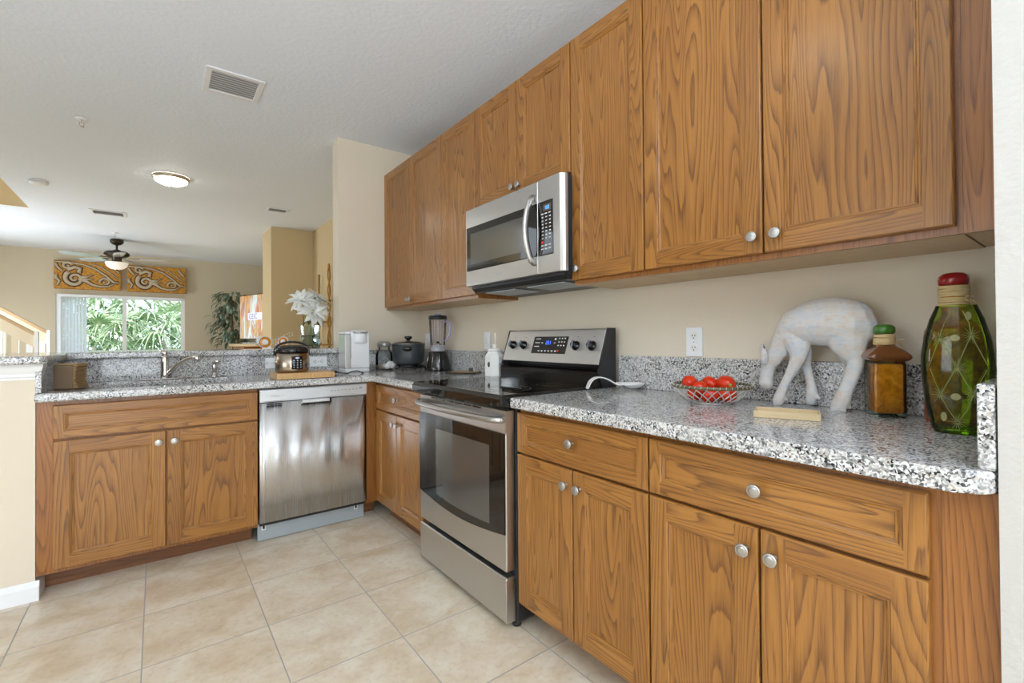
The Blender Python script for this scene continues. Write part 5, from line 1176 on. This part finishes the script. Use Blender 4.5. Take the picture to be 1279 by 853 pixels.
railing('near cream stair railing rising to the left beyond the bar', 8.55, -3.00, 1.268, 6)
railing('far cream stair railing below the left end of the far wall', 9.55, -3.02, 1.305, 5)

# gilt rack on the dining wall
GILT = mat('aged_gilt', (0.42, 0.24, 0.06), 0.35, 0.7)
t_ = thing('display_rack', 'gilt twisted-metal display rack against the dining-side wall', 'rack', (-0.11, 5.95, 0))
for dx_ in (-0.20, 0.065):
    for dy_ in ((-0.0,) if dx_ > 0 else ()):
        m = MB()
        for ph in (0, PI):
            m.tube([(dx_+0.014*math.cos(ph+k*0.55), dy_+0.014*math.sin(ph+k*0.55), 0.02+k*0.034) for k in range(60)], 0.011, 6)
        m.ell((dx_, dy_, 2.05), (0.018, 0.018, 0.04), 10, 8); m.build('twisted_post', GILT, t_)
for z in (0.06, 0.7, 1.09-0.01, 1.365, 1.635):
    m = MB(); m.box(-0.14, 0.095, -0.02, 0.45, z-0.006, z+0.006); m.build('shelf', GILT, t_)
m = MB(); m.tube([(0.065, 0.44, 0.0), (0.065, 0.44, 2.0)], 0.012, 8); m.build('rear_post', GILT, t_)
m = MB(); m.tube([(-0.13, 0.44, 0.0), (-0.13, 0.44, 1.64)], 0.008, 8); m.tube([(-0.13, 0.0, 0.0), (-0.13, 0.0, 1.09)], 0.008, 8); m.build('side_post', GILT, t_)
for i, (x, y, c, lab) in enumerate(((-0.10, 0.05, AMED, 'small amber trinket on the low shelf of the gilt rack'), (-0.03, 0.06, WHT, 'small white trinket on the low shelf of the gilt rack'))):
    m = MB(); m.lathe([(0.018, 0), (0.030, 0.012), (0.026, 0.035), (0.012, 0.050), (0.014, 0.060), (0.0001, 0.062)], (-0.11+x, 5.95+y, 1.0865), 16); tag(m.build('trinket', c), lab, 'trinket')

# ------------------------------------------------------------------ outside the far window
m = MB(); m.box(-14, 12, 10.8, 30, -0.25, -0.2); g = tag(m.build('lawn', mat('grass', (0.13, 0.22, 0.07), 0.9)), 'green lawn outside the far window', 'lawn', kind='stuff')
FR = mat('palm_frond', (0.20, 0.32, 0.13), 0.4); t = NT(FR); v = t.coords('Object'); n = t.noise(v, 6, 2); t.col(t.ramp(n, [(0.33, (0.12, 0.24, 0.10)), (0.50, (0.34, 0.46, 0.26)), (0.66, (0.66, 0.70, 0.50))]))
TRK = mat('palm_trunk', (0.42, 0.37, 0.32), 0.8)
def palm(label, x, y, zc, s, seed, nf=17):
    rnd = random.Random(seed); t_ = thing('fan_palm', label, 'palm', (x, y, -0.2), 0, 'palms outside the far window')
    m = MB(); m.lathe([(0.08*s, 0), (0.045*s, zc*0.6), (0.03*s, zc+0.12)], (0, 0, 0), 14); m.build('trunk', TRK, t_)
    m = MB()
    for k in range(nf):
        a = 2*PI*k/nf+rnd.uniform(-.2, .2); el = rnd.uniform(-0.45, 0.95); d = Vector((math.cos(a)*math.cos(el), math.sin(a)*math.cos(el), math.sin(el)))
        c = Vector((0, 0, zc+0.2)); h = c+d*0.55*s; m.tube([tuple(c), tuple(c.lerp(h, 0.5)+Vector((0, 0, 0.04))), tuple(h)], 0.010, 4)
        up = Vector((0, 0, 1)); sd_ = d.cross(up).normalized(); nn = sd_.cross(d)
        for j in range(19):
            b_ = math.radians(-105+210*j/18); dd = (d*math.cos(b_)+sd_*math.sin(b_)).normalized(); L = s*rnd.uniform(0.62, 0.85)
            b0 = len(m.v); N = 5; wv = dd.cross(nn).normalized()*0.020*s
            for i in range(N+1):
                u_ = i/N; p = h+dd*L*u_+nn*0.03*math.sin(PI*u_)+Vector((0, 0, -0.42*s*u_**2.0)); q = wv*(1-u_**1.8)*(0.5+min(1, u_*3)*0.5)
                m.v += [tuple(p-q), tuple(p+q)]
            for i in range(N): m.face([b0+2*i, b0+2*i+1, b0+2*i+3, b0+2*i+2], None, True)
    m.build('crown', FR, t_)
palm('fan palm with drooping leaves outside the left pane of the far window', -2.75, 12.6, 1.12, 0.95, 1)
palm('fan palm with drooping leaves outside the right pane of the far window', -1.60, 12.9, 1.40, 1.05, 2)
palm('fan palm filling the gap between the two panes, further back', -2.30, 14.2, 1.75, 1.25, 3)
palm('low fan palm at the right edge of the far window', -0.75, 13.6, 0.8, 1.0, 4)
palm('low fan palm at the lower left of the far window', -3.6, 13.9, 0.9, 1.1, 5)
HG = mat('hedge_leaves', (0.20, 0.30, 0.14), 0.7); t = NT(HG); v = t.coords('Object'); n = t.noise(v, 4, 4, 0.7); t.col(t.ramp(n, [(0.38, (0.06, 0.12, 0.05)), (0.52, (0.25, 0.33, 0.18)), (0.64, (0.60, 0.62, 0.45))]))
rnd = random.Random(3); m = MB()
for i in range(1600):
    c = Vector((rnd.uniform(-6, 2.5), rnd.uniform(15.2, 16.6), rnd.uniform(-0.15, 2.6)+rnd.uniform(0, 0.5))); d = Vector((rnd.uniform(-1, 1), rnd.uniform(-1, 0.2), rnd.uniform(-1, 1))); petal(m, c, d, rnd.uniform(0.2, 0.42), 0.07, 0.1, Vector((0.1, -0.2, 1)))
tag(m.build('hedge', HG), 'bright leafy hedge behind the palms outside the far window', 'hedge', kind='stuff')
